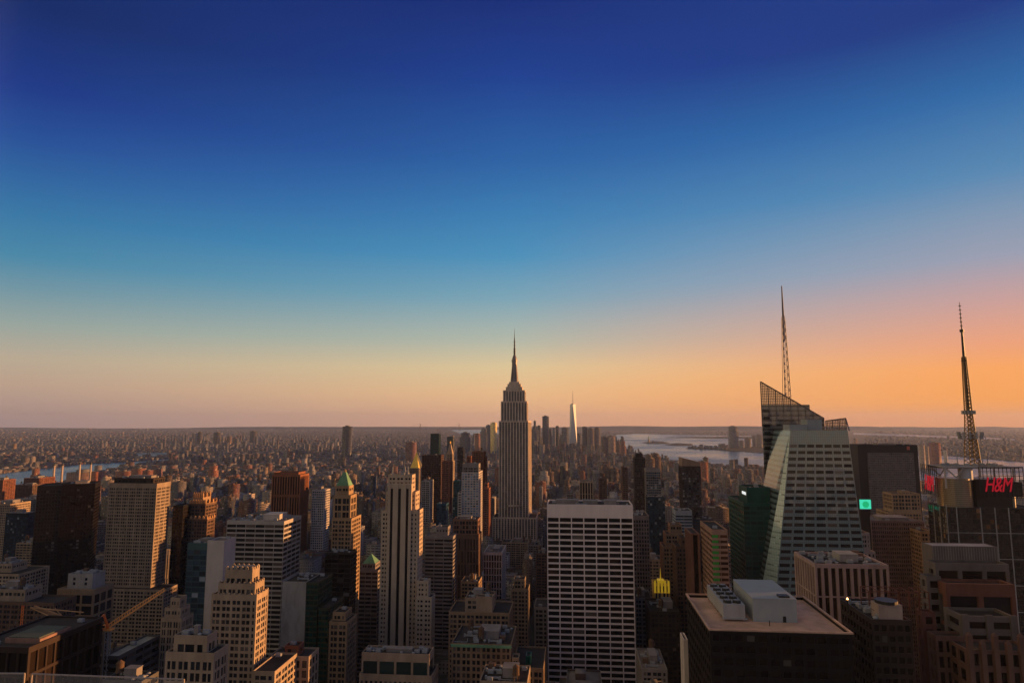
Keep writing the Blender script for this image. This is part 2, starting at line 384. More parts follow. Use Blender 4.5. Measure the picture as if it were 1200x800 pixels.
def hero(name, label, tiers, low=800, cat='building', group=None, kitn=8, tanks=1, pent=(.35, .4, 5), masts=0, maxn=MAXW, pmat=None, win=True, seed=None):
    """tiers: (px0, px1, py, Y, depth, style[, on]) - the top front edge as it shows, the distance of its front, its depth in metres; on = index of the tier it stands on"""
    P = []
    for t in tiers:
        px0, px1, py, Y, D, st = t[:6]; on = t[6] if len(t) > 6 else None
        x0, z = at(px0, py, Y); x1, z_ = at(px1, py, Y); P.append([x0, x1, Y, Y + D, 0.0, (z + z_) / 2, st, on])
    for p in P:
        if p[7] is not None: p[4] = P[p[7]][5] - 1.5
    loc = ((P[0][0] + P[0][1]) / 2, (P[0][2] + P[0][3]) / 2, 0.0)
    b = Bld(name, label, cat, loc, group)
    cover = set(p[7] for p in P if p[7] is not None)
    for i, p in enumerate(P):
        zr = b.tier(p[0], p[1], p[2], p[3], p[4], p[5], p[6])
        HEROES.append((tiers[i][0], tiers[i][1], tiers[i][2], low, p[2]))
        if p[7] is None: FOOT.append((p[0] - 3, p[1] + 3, p[2] - 3, p[3] + 3))
        if i not in cover and kitn is not None:
            m = p[6].d + .6
            big = (p[1] - p[0]) > 14
            kit(b, p[0] + m, p[1] - m, p[2] + m, p[3] - m, zr, (seed if seed is not None else int(px0) + i), kitn if big else 1, tanks if big else 0, pent if big else None, masts, pmat)
    b.P = P
    b.finish(low, maxn, win)
    return b
# ------------------------------------------------------------------ ground, water, hills
def ground_mat():
    m, t, p = newmat('ground'); tc = t.nodes.new('ShaderNodeTexCoord')
    n1 = t.nodes.new('ShaderNodeTexNoise'); n1.inputs['Scale'].default_value = .0016; n1.inputs['Detail'].default_value = 9; n1.inputs['Roughness'].default_value = .75; t.links.new(tc.outputs['Object'], n1.inputs['Vector'])
    r = t.nodes.new('ShaderNodeValToRGB'); t.links.new(n1.outputs[0], r.inputs[0]); e = r.color_ramp.elements
    e[0].position = .36; e[0].color = (.03, .03, .028, 1); e[1].position = .62; e[1].color = (.11, .095, .085, 1); q = e.new(.5); q.color = (.045, .045, .042, 1)
    t.links.new(r.outputs[0], p.inputs['Base Color']); p.inputs['Roughness'].default_value = .9; return m
m = MB(); k = 96; m.poly([(30000 * math.cos(2 * math.pi * i / k), 30000 * math.sin(2 * math.pi * i / k), 0) for i in range(k)])
tag(m.build('ground', ground_mat()), kind='structure')
def water_mat():
    m, t, p = newmat('water'); p.inputs['Base Color'].default_value = (.035, .06, .08, 1); p.inputs['Roughness'].default_value = .22; p.inputs['Specular IOR Level'].default_value = .5
    tc = t.nodes.new('ShaderNodeTexCoord'); n1 = t.nodes.new('ShaderNodeTexNoise'); n1.inputs['Scale'].default_value = .02; n1.inputs['Detail'].default_value = 4; t.links.new(tc.outputs['Object'], n1.inputs['Vector'])
    b = t.nodes.new('ShaderNodeBump'); b.inputs['Strength'].default_value = .6; b.inputs['Distance'].default_value = 12.0; t.links.new(n1.outputs[0], b.inputs['Height']); t.links.new(b.outputs[0], p.inputs['Normal'])
    n2 = t.nodes.new('ShaderNodeTexNoise'); n2.inputs['Scale'].default_value = .0012; n2.inputs['Detail'].default_value = 3; t.links.new(tc.outputs['Object'], n2.inputs['Vector'])
    r = t.nodes.new('ShaderNodeMapRange'); t.links.new(n2.outputs[0], r.inputs[0]); r.inputs[1].default_value = .35; r.inputs[2].default_value = .65; r.inputs[3].default_value = .16; r.inputs[4].default_value = .36; t.links.new(r.outputs[0], p.inputs['Roughness'])
    return m
WM = water_mat()
def gp(pts): return [ground(*q) for q in pts]
WATER = []
def water(pts, nm='river'):
    WATER.append(pts); m = MB(); a = sum(pts[i][0] * pts[(i + 1) % len(pts)][1] - pts[(i + 1) % len(pts)][0] * pts[i][1] for i in range(len(pts)))
    if a < 0: pts = pts[::-1]
    m.poly([(x, y, 1.0) for x, y in pts]); tag(m.build(nm, WM), kind='structure')
water(gp([(-80, 557), (0, 555), (25, 552), (50, 549), (100, 543.5), (155, 541), (207, 537), (207, 540.5), (160, 545), (120, 552), (95, 559.5), (60, 570), (0, 581), (-80, 595)]))
water(gp([(160, 531), (205, 530.5), (207, 533), (160, 535)]), 'basin')
h1, h2 = ground(930, 553), ground(955, 522)
water(gp([(722, 509.5), (745, 508), (800, 509.5), (895, 511), (985, 512)]) + [h2, h1] + gp([(895, 549), (850, 546), (800, 541.5), (760, 534), (735, 527), (722, 520)]), 'harbour')
water([h1, (1700, 2600), (1700, -800), (2900, -800), (2900, 5200), h2], 'river')
water(gp([(528, 503.6), (600, 503), (604, 507.5), (545, 510)]), 'bay')
water(gp([(1000, 507), (1060, 509), (1140, 512), (1190, 514), (1190, 515.7), (1140, 514), (1060, 511), (1000, 509)]), 'bay')
ISL = []
landm = wall('island_ground', (.07, .065, .05), .95, .4, scale=.01)
for pts in ([(753, 519), (760, 517.3), (775, 517.5), (785, 519), (778, 520), (760, 520)], [(779, 521), (795, 519.5), (812, 520.5), (810, 522), (790, 522.3)], [(804, 525.6), (815, 524.2), (827, 525.2), (824, 526.2)],
            [(823, 526), (850, 523.3), (985, 524), (985, 533), (893, 531), (850, 527.6)], [(780, 512.6), (850, 511.4), (895, 512), (895, 513.8), (830, 513.6)]):
    w_ = gp(pts); ISL.append(w_); m = MB(); a = sum(w_[i][0] * w_[(i + 1) % len(w_)][1] - w_[(i + 1) % len(w_)][0] * w_[i][1] for i in range(len(w_)))
    m.prism(w_ if a > 0 else w_[::-1], 0, 5.0); tag(m.build('island', landm), kind='structure')
hillm = wall('hill_woods', (.05, .055, .045), .95, .5, scale=.002)
def ridge(pxs, D, wd=1500):
    """a long rounded ridge: (px, crest row of the photograph) along a line at distance D"""
    me = MB(); rows = []
    for px, py in pxs:
        x, y, z = ray(px, 500); f = -x * sa + y * ca; t = D / f; X, Y = x * t, y * t; H = max(6.0, zat(X, Y, py)); rows.append((X, Y, H))
    V = []
    for X, Y, H in rows:
        u = math.hypot(X, Y); ux, uy = X / u, Y / u
        for s_, h in ((-1, -2), (-.7, .28), (-.35, .75), (0, 1), (.35, .75), (.7, .28), (1, -2)):
            V.append((X + ux * s_ * wd, Y + uy * s_ * wd, H * h if h > 0 else -2.0))
    me.v = V; n = 7
    for i in range(len(rows) - 1):
        for j in range(n - 1): a = i * n + j; me.f.append((a, a + n, a + n + 1, a + 1))
    o = me.build('hills', hillm); tag(o, kind='structure')
    for p_ in o.data.polygons: p_.use_smooth = True
rr = random.Random(3)
ridge([(-60 + i * 22, 501.4 - .5 * math.sin(i * .5) - rr.random() * .25) for i in range(14)], 25500)
ridge([(225 + i * 16, 501.0 - 1.0 * math.sin(min(1, i / 5) * 1.5) - rr.random() * .2) for i in range(26)], 24500)
ridge([(640 + i * 14, 500.6 - 1.3 * math.sin(min(1, i / 4) * 1.57) * (1 - .35 * (i / 26)) + .4 * math.sin(i * .7) - rr.random() * .25) for i in range(30)], 22500)
ridge([(985 + i * 14, 500.3 + .35 * math.sin(i * .9) - rr.random() * .3) for i in range(20)], 25500)
# ------------------------------------------------------------------ the towers one can tell apart
def dep(px, xb, py, Y):                     # depth of a flank that shows from px to xb
    x, _ = at(px, py, Y); rx, ry, rz = ray(xb, py); return max(4.0, x * ry / rx - Y)
deco = dict(fh=3.6, bw=2.7, pw=[1.35, .5], sh=1.35, d=.45, tb=2.4)
def S(**k):
    q = dict(deco); q.update(k); return St(**q)
# ---- left side
hero('office_tower', 'tall grey stone tower with sunlit flank and dark flat cap, beside the black tower',
     [(122, 192, 690, 655, 24, S(wall=limestone, bw=3.6, roof=tar)),
      (128, 184, 566, 665, dep(184, 200, 566, 665), S(wall=limestone, bw=2.5, pw=[1.5, .6, .6], fh=3.4, sh=1.4, tb=5), 0),
      (134, 180, 560, 670, 20, S(wall=darkbrown, bw=4, tb=2), 1)], low=740, kitn=3, tanks=0, pent=(.6, .5, 3))
hero('office_tower', 'low stone block with big square windows, at the foot of the grey stone tower',
     [(67, 110, 690, 520, 24, S(wall=sandstone, bw=9.0, pw=1.6, sh=1.8, fh=8.5, tb=4.5, roof=gravelroof)),
      (80, 109, 672, 526, 15, S(wall=concrete, bw=9, pw=8, tb=3, roof=tar), 0)], low=740, pent=None, tanks=0)
hero('stone_building', 'old stone building with close rows of small windows, behind the construction crane',
     [(-14, 64, 705, 470, 22, S(wall=brownbrick, bw=3.0)), (-14, 30, 690, 474, 16, S(wall=limestone, bw=3.2), 0)], low=745)
hero('apartment_tower', 'pale apartment tower with stacked balconies, beside the base of the black slab tower',
     [(19, 40, 636, 760, 24, St(fh=3.0, bw=5, pw=.5, sh=1.0, d=1.2, tb=1.5, wall=palestone, proud=True))], low=690)
hero('glass_tower', 'blue glass office tower with a blazing orange flank, behind the pale balcony tower',
     [(7, 32, 601, 900, dep(32, 42, 601, 900), St(fh=3.8, bw=3, pw=.25, sh=.9, d=.25, wall=black, g=glb))], low=640)
hero('glass_tower', 'broad slate blue glass block with white edge lines, behind the black slab tower',
     [(18, 46, 584, 1250, 60, St(fh=3.8, bw=6, pw=.3, sh=.6, d=.3, wall=concrete, g=glb))], low=604)
hero('brick_building', 'wide red brick hospital block beside the east river, behind the black slab tower',
     [(28, 46, 560, 1800, 60, S(wall=brick, bw=4))], low=590)
hero('brick_building', 'lower brown brick block in front of the red brick hospital block',
     [(15, 38, 568, 1740, 35, S(wall=brownbrick, bw=4))], low=590)
hero('brick_building', 'red brick tower catching the sun beside the river, cut by the edge of view',
     [(-20, 4, 562, 1650, 40, S(wall=brick, bw=4))], low=600)
hero('office_tower', 'pale ribbed office tower catching light at its top, under the brick riverside towers',
     [(-22, 12, 590, 980, 40, S(wall=palestone, bw=3, pw=.9))], low=690)
hero('stone_building', 'pale stepped stone block with bulky roof plant, below the blue glass tower',
     [(-12, 22, 672, 640, 40, S(wall=palestone, bw=3.4)), (-8, 14, 660, 650, 20, S(wall=palestone), 0)], low=700)
# the black tower turned to its street grid
def black_tower():
    X, z = at(78.5, 567, 745); s_ = 58.0; X -= 18 * math.sin(R(28)); Y_ = 745 + 18 * math.cos(R(28))
    b = Bld('black_tower', 'black glass tower set askew to its neighbours, tallest before the river', 'building', (X, Y_, 0), rz=R(28))
    st = St(fh=3.9, bw=3.0, pw=.5, sh=1.5, d=.35, tb=6, wall=wall('black_brown_sheen', (.009, .005, .004), .6), g=glr, roof=tar)  # brown reflection on this half is put into its wall colour
    st2 = St(fh=3.9, bw=3.0, pw=.5, sh=1.5, d=.35, tb=6, wall=black, g=glr, roof=tar)
    b.tier(-s_ / 2, -5, -18, 18, 0, z - 1.0, st2); b.tier(-4.98, s_ / 2, -18.6, 18, 0, z, st)
    kit(b, -2, s_ / 2 - 6, -15, 15, z - 1.2, 5, 3, 0, (.5, .5, 3))
    HEROES.append((44, 112, 567, 700, 720)); FOOT.append((X - 38, X + 38, 705, 785)); b.finish(700)
black_tower()
BROWN_B = hero('deco_tower', 'brown stepped tower with a glowing orange pinnacled crown, behind the white walled glass building',
     [(213, 243, 608, 700, dep(243, 252, 608, 700), S(wall=brownbrick, bw=3.0)),
      (222, 241, 590, 704, 24, S(wall=brownbrick, bw=3), 0), (226, 238, 583, 708, 16, S(wall=sandstone, bw=2.5, tb=4), 1)], low=640, kitn=1, pent=None, tanks=0)
hero('office_tower', 'narrow black glass slab wedged beside the brown stepped tower',
     [(203, 215, 592, 690, 30, St(wall=black, g=glr, bw=3, pw=.6, sh=1, d=.3, tb=3))], low=690)
hero('office_tower', 'teal glass tower with a blank white end wall, behind the cream setback tower',
     [(220, 243, 636, 480, 17, St(fh=3.8, bw=4.4, pw=.3, sh=.7, d=.25, tb=5, wall=wall('teal_cladding', (.05, .10, .105), .4), g=glb, roof=tar)),
      (243.3, 263, 633, 480, 16.5, St(fh=8, bw=30, pw=29, sh=7.5, d=.3, tb=3, wall=white, roof=gravelroof))], low=740, pent=(.5, .5, 3), tanks=0)
CREAM_B = hero('deco_tower', 'cream stone setback tower with a scalloped stepped top, before the striped slab',
     [(248, 301, 697, 380, 15, S(wall=palestone, bw=2.9, tb=3)), (256, 299, 684, 381.5, 12, S(wall=palestone, bw=2.9, tb=3), 0),
      (264, 296, 668, 383, 9, S(wall=palestone, bw=3.4, tb=4.5, fh=4.5), 1)], low=800, kitn=2, tanks=0, pent=(.6, .6, 2.5))
CREAM_P = CREAM_B.P
def merlons(b, i, n, w, h, mat, name='pinnacle'):
    p = b.P[i]; m = MB()
    for k in range(n):
        x = p[0] + w / 2 + (p[1] - p[0] - w) * k / (n - 1)
        for y in (p[2] + w / 2, p[3] - w / 2): m.box(x - w / 2, x + w / 2, y - w / 2, y + w / 2, p[5] - .02, p[5] + h * .6); m.prism([(x - w / 2, y - w / 2), (x + w / 2, y - w / 2), (x + w / 2, y + w / 2), (x - w / 2, y + w / 2)], p[5] + h * .6, p[5] + h, .3)
    for k in range(1, max(2, n // 2)):
        y = p[2] + (p[3] - p[2]) * k / max(2, n // 2); m.box(p[1] - w, p[1], y - w / 2, y + w / 2, p[5] - .02, p[5] + h * .8)
    for q in ((p[0], p[1], p[2], p[2] + .5), (p[0], p[1], p[3] - .5, p[3]), (p[0], p[0] + .5, p[2] + .5, p[3] - .5), (p[1] - .5, p[1], p[2] + .5, p[3] - .5)): m.box(q[0] + .05, q[1] - .05, q[2] + .05, q[3] - .05, p[5] - .04, p[5] + .35)
    m.build('crown_edging', mat, b.root)
CREAM = [o for o in COL.objects if o.get('label', '').startswith('cream stone setback')][0]
class _B: pass
cb = _B(); cb.root = CREAM; cb.P = CREAM_P
merlons(cb, 2, 6, 1.5, 2.2, palestone); merlons(cb, 1, 8, 1.2, 1.4, palestone); merlons(cb, 0, 9, 1.2, 1.2, palestone)
merlons(BROWN_B, 2, 5, 1.6, 6.0, wall('sunset_stone', (.42, .24, .12))); merlons(BROWN_B, 1, 7, 1.8, 4.5, MATS['sunset_stone']); merlons(BROWN_B, 0, 7, 2.0, 3.5, MATS['sunset_stone'])  # orange evening light put into the pinnacles' stone colour
hero('stone_building', 'cream stone block with a square penthouse, lowest in view beside the cream setback tower',
     [(194, 251, 764, 305, 13, S(wall=palestone, bw=2.9, pw=[1.3, .6], fh=5, sh=1.3, tb=4)), (204, 243, 744, 307, 9, S(wall=palestone, bw=5, tb=4, fh=5), 0)],
     low=800, tanks=0, pent=(.15, .3, 4))
hero('stone_building', 'small white building with receding upper floors, beside the teal glass tower',
     [(189, 213, 724, 440, 14, S(wall=palestone, bw=2.2, fh=5)), (193, 212, 712, 442, 11, S(wall=palestone, bw=2.2, tb=2), 0), (200, 211, 700, 444, 8, S(wall=palestone, bw=2.6), 1)], low=745, tanks=0, pent=(.4, .5, 3), kitn=2)
hero('office_tower', 'striped office slab with white bands and sunlit flank, under a cluttered pale roof',
     [(266, 333, 610, 560, dep(333, 353, 610, 560), St(fh=3.9, bw=8, pw=.35, sh=1.4, d=.45, tb=3.2, wall=wall('band_panel', (.40, .36, .32), .7, .2), proud=True, g=gls, roof=gravelroof))],
     low=720, kitn=12, tanks=0, pent=(.3, .45, 5), pmat=white, maxn=100)
hero('ribbed_tower', 'brown ribbed tower with a fluted crown, catching orange light behind the striped slab',
     [(319, 352, 556, 980, 34, St(fh=30, bw=4.0, pw=1.7, sh=3.5, d=1.6, tb=3.0, wall=wall('umber_cladding', (.26, .10, .05), .6), g=glr, so=.5)),
      (321, 350, 553, 985, 26, St(fh=5, bw=4.0, pw=3, sh=3, d=.6, tb=3.0, wall=MATS['umber_cladding'], g=glr), 0)], low=615, kitn=0, tanks=0, pent=None)
hero('office_tower', 'small pale tower with blue windows and orange flank, between ribbed and green-capped towers',
     [(366, 380, 574, 1000, dep(380, 387, 574, 1000), St(fh=3.6, bw=3.4, pw=.9, sh=1.3, d=.3, wall=white, g=glb))], low=610, tanks=0)
hero('office_tower', 'windowless pale concrete slab, between the striped slab and the dark striped tower',
     [(331, 359, 681, 500, 30, St(fh=9, bw=40, pw=39, sh=8.5, d=.3, tb=2, wall=concrete)),], low=800, tanks=0, pent=None, kitn=3)
hero('glass_tower', 'dark green glass block stepping down, against the windowless concrete slab',
     [(359.5, 373, 682, 500, 30, St(fh=3.8, bw=3, pw=.25, sh=1.1, d=.25, wall=wall('olive_cladding', (.05, .055, .03), .5), g=glg)),
      (373.3, 385, 712, 490, 34, St(fh=3.8, bw=3, pw=.25, sh=1.3, d=.25, wall=MATS['olive_cladding'], g=glg))], low=800, tanks=0, pent=None, kitn=2)
hero('office_tower', 'black glass tower with a finely striped lit flank, below the green-capped tower',
     [(381, 411, 647, 560, dep(411, 418, 647, 560), St(fh=3.8, bw=6, pw=.3, sh=.9, d=.3, tb=2, wall=wall('black_bronze', (.03, .025, .022), .5), g=glr))], low=725, tanks=0, pent=None, kitn=3)
hero('stone_building', 'brown stone block with tall piers, in front of the striped-flanked black tower',
     [(386, 407, 728, 470, dep(407, 418, 728, 470), S(wall=sandstone, bw=3.4, fh=4)), (390, 405, 717, 476, 14, S(wall=sandstone), 0)], low=800, tanks=1, pent=None, kitn=3)
hero('stone_building', 'low stone block with a dark roof deck and a red roof hut',
     [(316, 362, 768, 400, 16, S(wall=palestone, bw=4.4, pw=1.6, fh=5.5, tb=2.5)), (334, 350, 756, 403, 8, S(wall=brick, bw=5, tb=2), 0)], low=800, kitn=7)
hero('stone_building', 'small stone block tucked between the cream setback tower and the low red-hutted block',
     [(296, 322, 786, 370, 30, S(wall=palestone, bw=4))], low=800, kitn=2)
def pyramid_top(b, i, px, py, mat, inset=.5, name='pyramid_roof', lantern=None, ytop=None):
    p = b.P[i]; m = MB(); x0, x1, y0, y1, z = p[0] + inset, p[1] - inset, p[2] + inset, p[3] - inset, p[5] - .2
    zt = zat((x0 + x1) / 2, (y0 + y1) / 2, py); h = zt - z
    m.prism([(x0, y0), (x1, y0), (x1, y1), (x0, y1)], z, z + h * (.8 if lantern else 1), .22 if lantern else 0)
    m.build(name, mat, b.root)
    if lantern:
        n = MB(); cx, cy = (x0 + x1) / 2, (y0 + y1) / 2; w = (x1 - x0) * .11
        n.cyl(cx, cy, w, z + h * .79, z + h * .92, 8); n.cyl(cx, cy, w * 1.1, z + h * .92, zt, 8, .05); n.build('lantern', lantern, b.root)
b = hero('deco_tower', 'golden stone tower under a green copper pyramid roof, its sunny flank bright orange',
     [(389, 412, 607, 590, dep(412, 423, 607, 590), S(wall=sandstone, bw=3.2)), (391, 411, 580, 593, 17, S(wall=sandstone, bw=4.5, fh=6, tb=3), 0),
      (393, 409, 569, 596, 13, S(wall=sandstone, bw=3), 1)], low=650, kitn=None)
pyramid_top(b, 2, 407, 549, copper, lantern=sandstone)
b = hero('stone_building', 'stepped grey office block with a small green hipped roof, beside the great limestone shaft',
     [(421, 443, 668, 640, 30, St(fh=3.8, bw=6, pw=.5, sh=1.6, d=.4, wall=greystone)), (424, 440, 660, 645, 16, S(wall=greystone, tb=1.5), 0)], low=760, kitn=None)
pyramid_top(b, 1, 431, 648, copper)
# ---- the limestone shaft with three dark window strips
shaft = St(fh=40, bw=4.6, pw=[3.2], sh=.2, d=.8, tb=3, wall=wall('pale_limestone', (.47, .37, .27), .85, .2), smat=darkbrown, g=gls)
punch = St(fh=3.6, bw=3.3, pw=[1.9, .9], sh=1.9, d=.4, tb=2.6, wall=MATS['pale_limestone'], g=gls)
b = hero('deco_tower', 'tall slender limestone tower with dark vertical window strips, sun glancing on its corner',
     [(447, 490, 598, 555, 19, punch), (452, 487, 576, 557, 15, punch, 0), (455, 483, 556, 559, 12, punch, 1)], low=770, kitn=2, tanks=0, pent=None, maxn=80)
p0 = b.P[2]
m = MB(); gm = MB()
x0, x1 = at(454, 600, 554.2)[0], at(482, 600, 554.2)[0]; yf = 553.6; zt = p0[5] - 7; n = 4
m.box(x0, x1, yf + .6, 555.0, 0, zt)
for i in range(4):
    a = x0 + (x1 - x0) * i / 3.0; wdt = (x1 - x0) * (.12 if i in (0, 3) else .105)
    m.box(max(x0, a - wdt), min(x1, a + wdt), yf, yf + .6, 0, zt)
m.box(x0, x1, 555.0, 559.0, b.P[0][5] - 1, zt)
m.build('central_shaft', MATS['pale_limestone'], b.root)
for i in range(3):
    a = x0 + (x1 - x0) * (i + .5) / 3.0; w2 = (x1 - x0) * .056
    g = MB(); g.box(a - w2, a + w2, yf + .5, yf + .59, 1, zt - 4); g.build('window_strip', gls, b.root)
m = MB()
for (u, w_) in ((460, 1.0), (474, 1.6), (478, .8)):
    xx, zz = at(u, 548, 566); m.bar((xx, 566, p0[5] - 1), (xx, 566, p0[5] + 6), w_)
xx, _ = at(474, 548, 566); m.bar((xx - 4, 564, p0[5] + 2), (xx + 4, 567, p0[5] + 2), .5); m.bar((xx, 566, p0[5] + 6), (xx, 566, p0[5] + 13), .5, .15)
m.build('antenna', steel, b.root)
hero('deco_tower', 'lower limestone wing with shoulders, attached in front of the slender limestone tower',
     [(487.5, 506, 699, 541, 13, punch), (489, 502, 680, 542.5, 9, punch, 0)], low=770, kitn=2, tanks=0, pent=None)
hero('stone_building', 'broad stone block with glazed roof house, at the foot of the limestone tower',
     [(421, 506, 790, 420, 20, S(wall=palestone, bw=3.0, pw=1.3, fh=5.5, sh=2, tb=4)), (424, 503, 765, 423, 14, S(wall=palestone, bw=12, pw=1.4, tb=5, fh=9, g=glass('roof_house_glass', (.015, .03, .026), .2, .1)), 0)], low=800, kitn=8, tanks=0, pent=(.4, .4, 2))
hero('office_tower', 'dark banded office tower with grey stripes, between limestone tower and arcaded brick tower',
     [(498, 531, 628, 700, 22, St(fh=3.8, bw=9, pw=.6, sh=1.7, d=.4, tb=3.2, wall=greystone, proud=True, g=gls, roof=gravelroof)),
      (511, 525, 617, 706, 14, St(wall=greystone, tb=3), 0)], low=740, kitn=2, tanks=0, pent=None)
hero('brick_building', 'brown brick tower with an arcaded crown and deep vertical grooves, behind the banded tower',
     [(533, 561, 626, 770, 26, St(fh=14, bw=3.6, pw=1.9, sh=1.5, d=.8, tb=5, wall=brownbrick, g=gls)), (531, 560, 608, 773, 20, S(wall=wall('umber_brick', (.22, .12, .08)), bw=3.4, fh=5), 0)], low=690, kitn=3, tanks=0, pent=(.5, .5, 3))
hero('stone_building', 'brown stone block below the arcaded brown brick tower',
     [(540, 561, 681, 690, 24, S(wall=sandstone, bw=3.4))], low=705, kitn=2)
hero('apartment_tower', 'white tower with a grid of blue windows under a grey top',
     [(541, 561, 553, 950, dep(561, 565.5, 553, 950), St(fh=3.4, bw=4.2, pw=[1.2], sh=1.3, d=.3, tb=2, wall=white, g=glass('pale_blue_glass', (.10, .16, .24), .1, .3, (.4, .45, .5)))),
      (542, 561, 543, 952, 18, S(wall=greystone, bw=4, tb=6), 0), (536.5, 541, 577, 948, 22, St(fh=3.4, bw=5, pw=1.3, sh=1.4, d=.3, wall=white))], low=607, kitn=1, tanks=0, pent=None)
hero('glass_tower', 'slim teal glass tower tucked behind the white blue-windowed tower',
     [(531, 538, 563, 1000, 20, St(bw=3, pw=.2, sh=.5, d=.2, wall=wall('deep_teal', (.02, .12, .14), .4), g=glb))], low=600, kitn=0, pent=None, tanks=0)
hero('glass_tower', 'low blue glass prism between the limestone tower and white blue-windowed tower',
     [(512, 523, 590, 880, 18, St(bw=3, pw=.2, sh=.5, d=.2, wall=wall('deep_blue', (.02, .07, .12), .4), g=glb))], low=615, kitn=0, pent=None, tanks=0)
hero('office_tower', 'wide dark brown office slab behind the slender limestone tower, flat topped',
     [(494.5, 517, 533, 1350, 30, St(fh=3.9, bw=5, pw=1.5, sh=2, d=.3, wall=wall('cocoa_cladding', (.075, .04, .032), .6), g=glr))], low=590, kitn=2, tanks=0, pent=None)
hero('brick_building', 'slender glowing red brick tower with a pale edge, beside the dark brown slab',
     [(518, 527.5, 540, 1290, 26, S(wall=brick, bw=3.5))], low=600, kitn=0, pent=None, tanks=0)
b = hero('clock_tower', 'pale campanile tower with a pointed roof, rising behind the slender red brick tower',
     [(523, 531, 540, 1560, 22, S(wall=palestone, bw=3.2)), (523.6, 530.2, 531, 1563, 16, S(wall=palestone, bw=3), 0)], low=545, kitn=None)
pyramid_top(b, 1, 527, 516.5, palestone, lantern=gold)
b = hero('deco_tower', 'stone tower crowned by a gleaming golden pyramid, beside the dark brown slab',
     [(480, 491, 548, 1700, dep(491, 496, 548, 1700) , S(wall=limestone, bw=3.6)), ], low=590, kitn=None)
pyramid_top(b, 0, 487, 529, gold, inset=1.5, lantern=gold)
hero('office_tower', 'square grey office block under the golden pyramid tower',
     [(494, 504, 563, 1150, 30, S(wall=concrete, bw=3.6)), ], low=590, kitn=2)
hero('glass_tower', 'thin dark green glass tower standing up behind the dark brown slab',
     [(504.5, 514.5, 508, 2100, 30, St(bw=4, pw=.3, sh=.8, d=.2, wall=black, g=glg))], low=532, kitn=0, pent=None, tanks=0)
hero('glass_tower', 'slim grey green glass tower, between thin dark green tower and slim black one',
     [(524, 531, 511, 2300, 24, St(bw=4, pw=.3, sh=.8, d=.2, wall=greystone, g=glg))], low=520, kitn=0, pent=None, tanks=0)
hero('glass_tower', 'slim black apartment tower with a warm edge, in front of the hazy downtown',
     [(536, 543, 524, 1750, 22, St(bw=4, pw=.5, sh=1.2, d=.3, wall=black, g=gls))], low=545, kitn=0, pent=None, tanks=0)
hero('brick_building', 'red brick stepped tower directly behind the white blue-windowed tower',
     [(553, 567, 529, 1330, 34, S(wall=brick, bw=3.6)), (566, 569, 535, 1334, 26, S(wall=brick, bw=3.6))], low=620, kitn=1, pent=None)
hero('brick_building', 'lower rust brick tower between the white blue-windowed tower and the great spire tower',
     [(566.2, 573, 572, 1150, 40, S(wall=wall('rust_brick', (.26, .11, .07)), bw=3.4)), (567.5, 571.5, 566, 1156, 24, S(wall=MATS['rust_brick'], bw=3.4), 0)], low=620, kitn=0, pent=None)
hero('brick_building', 'small rose brick tower top peeking over the white blue-windowed tower',
     [(547, 552, 534, 1500, 20, S(wall=brick, bw=3.6, tb=4))], low=540, kitn=0, pent=None, tanks=0)
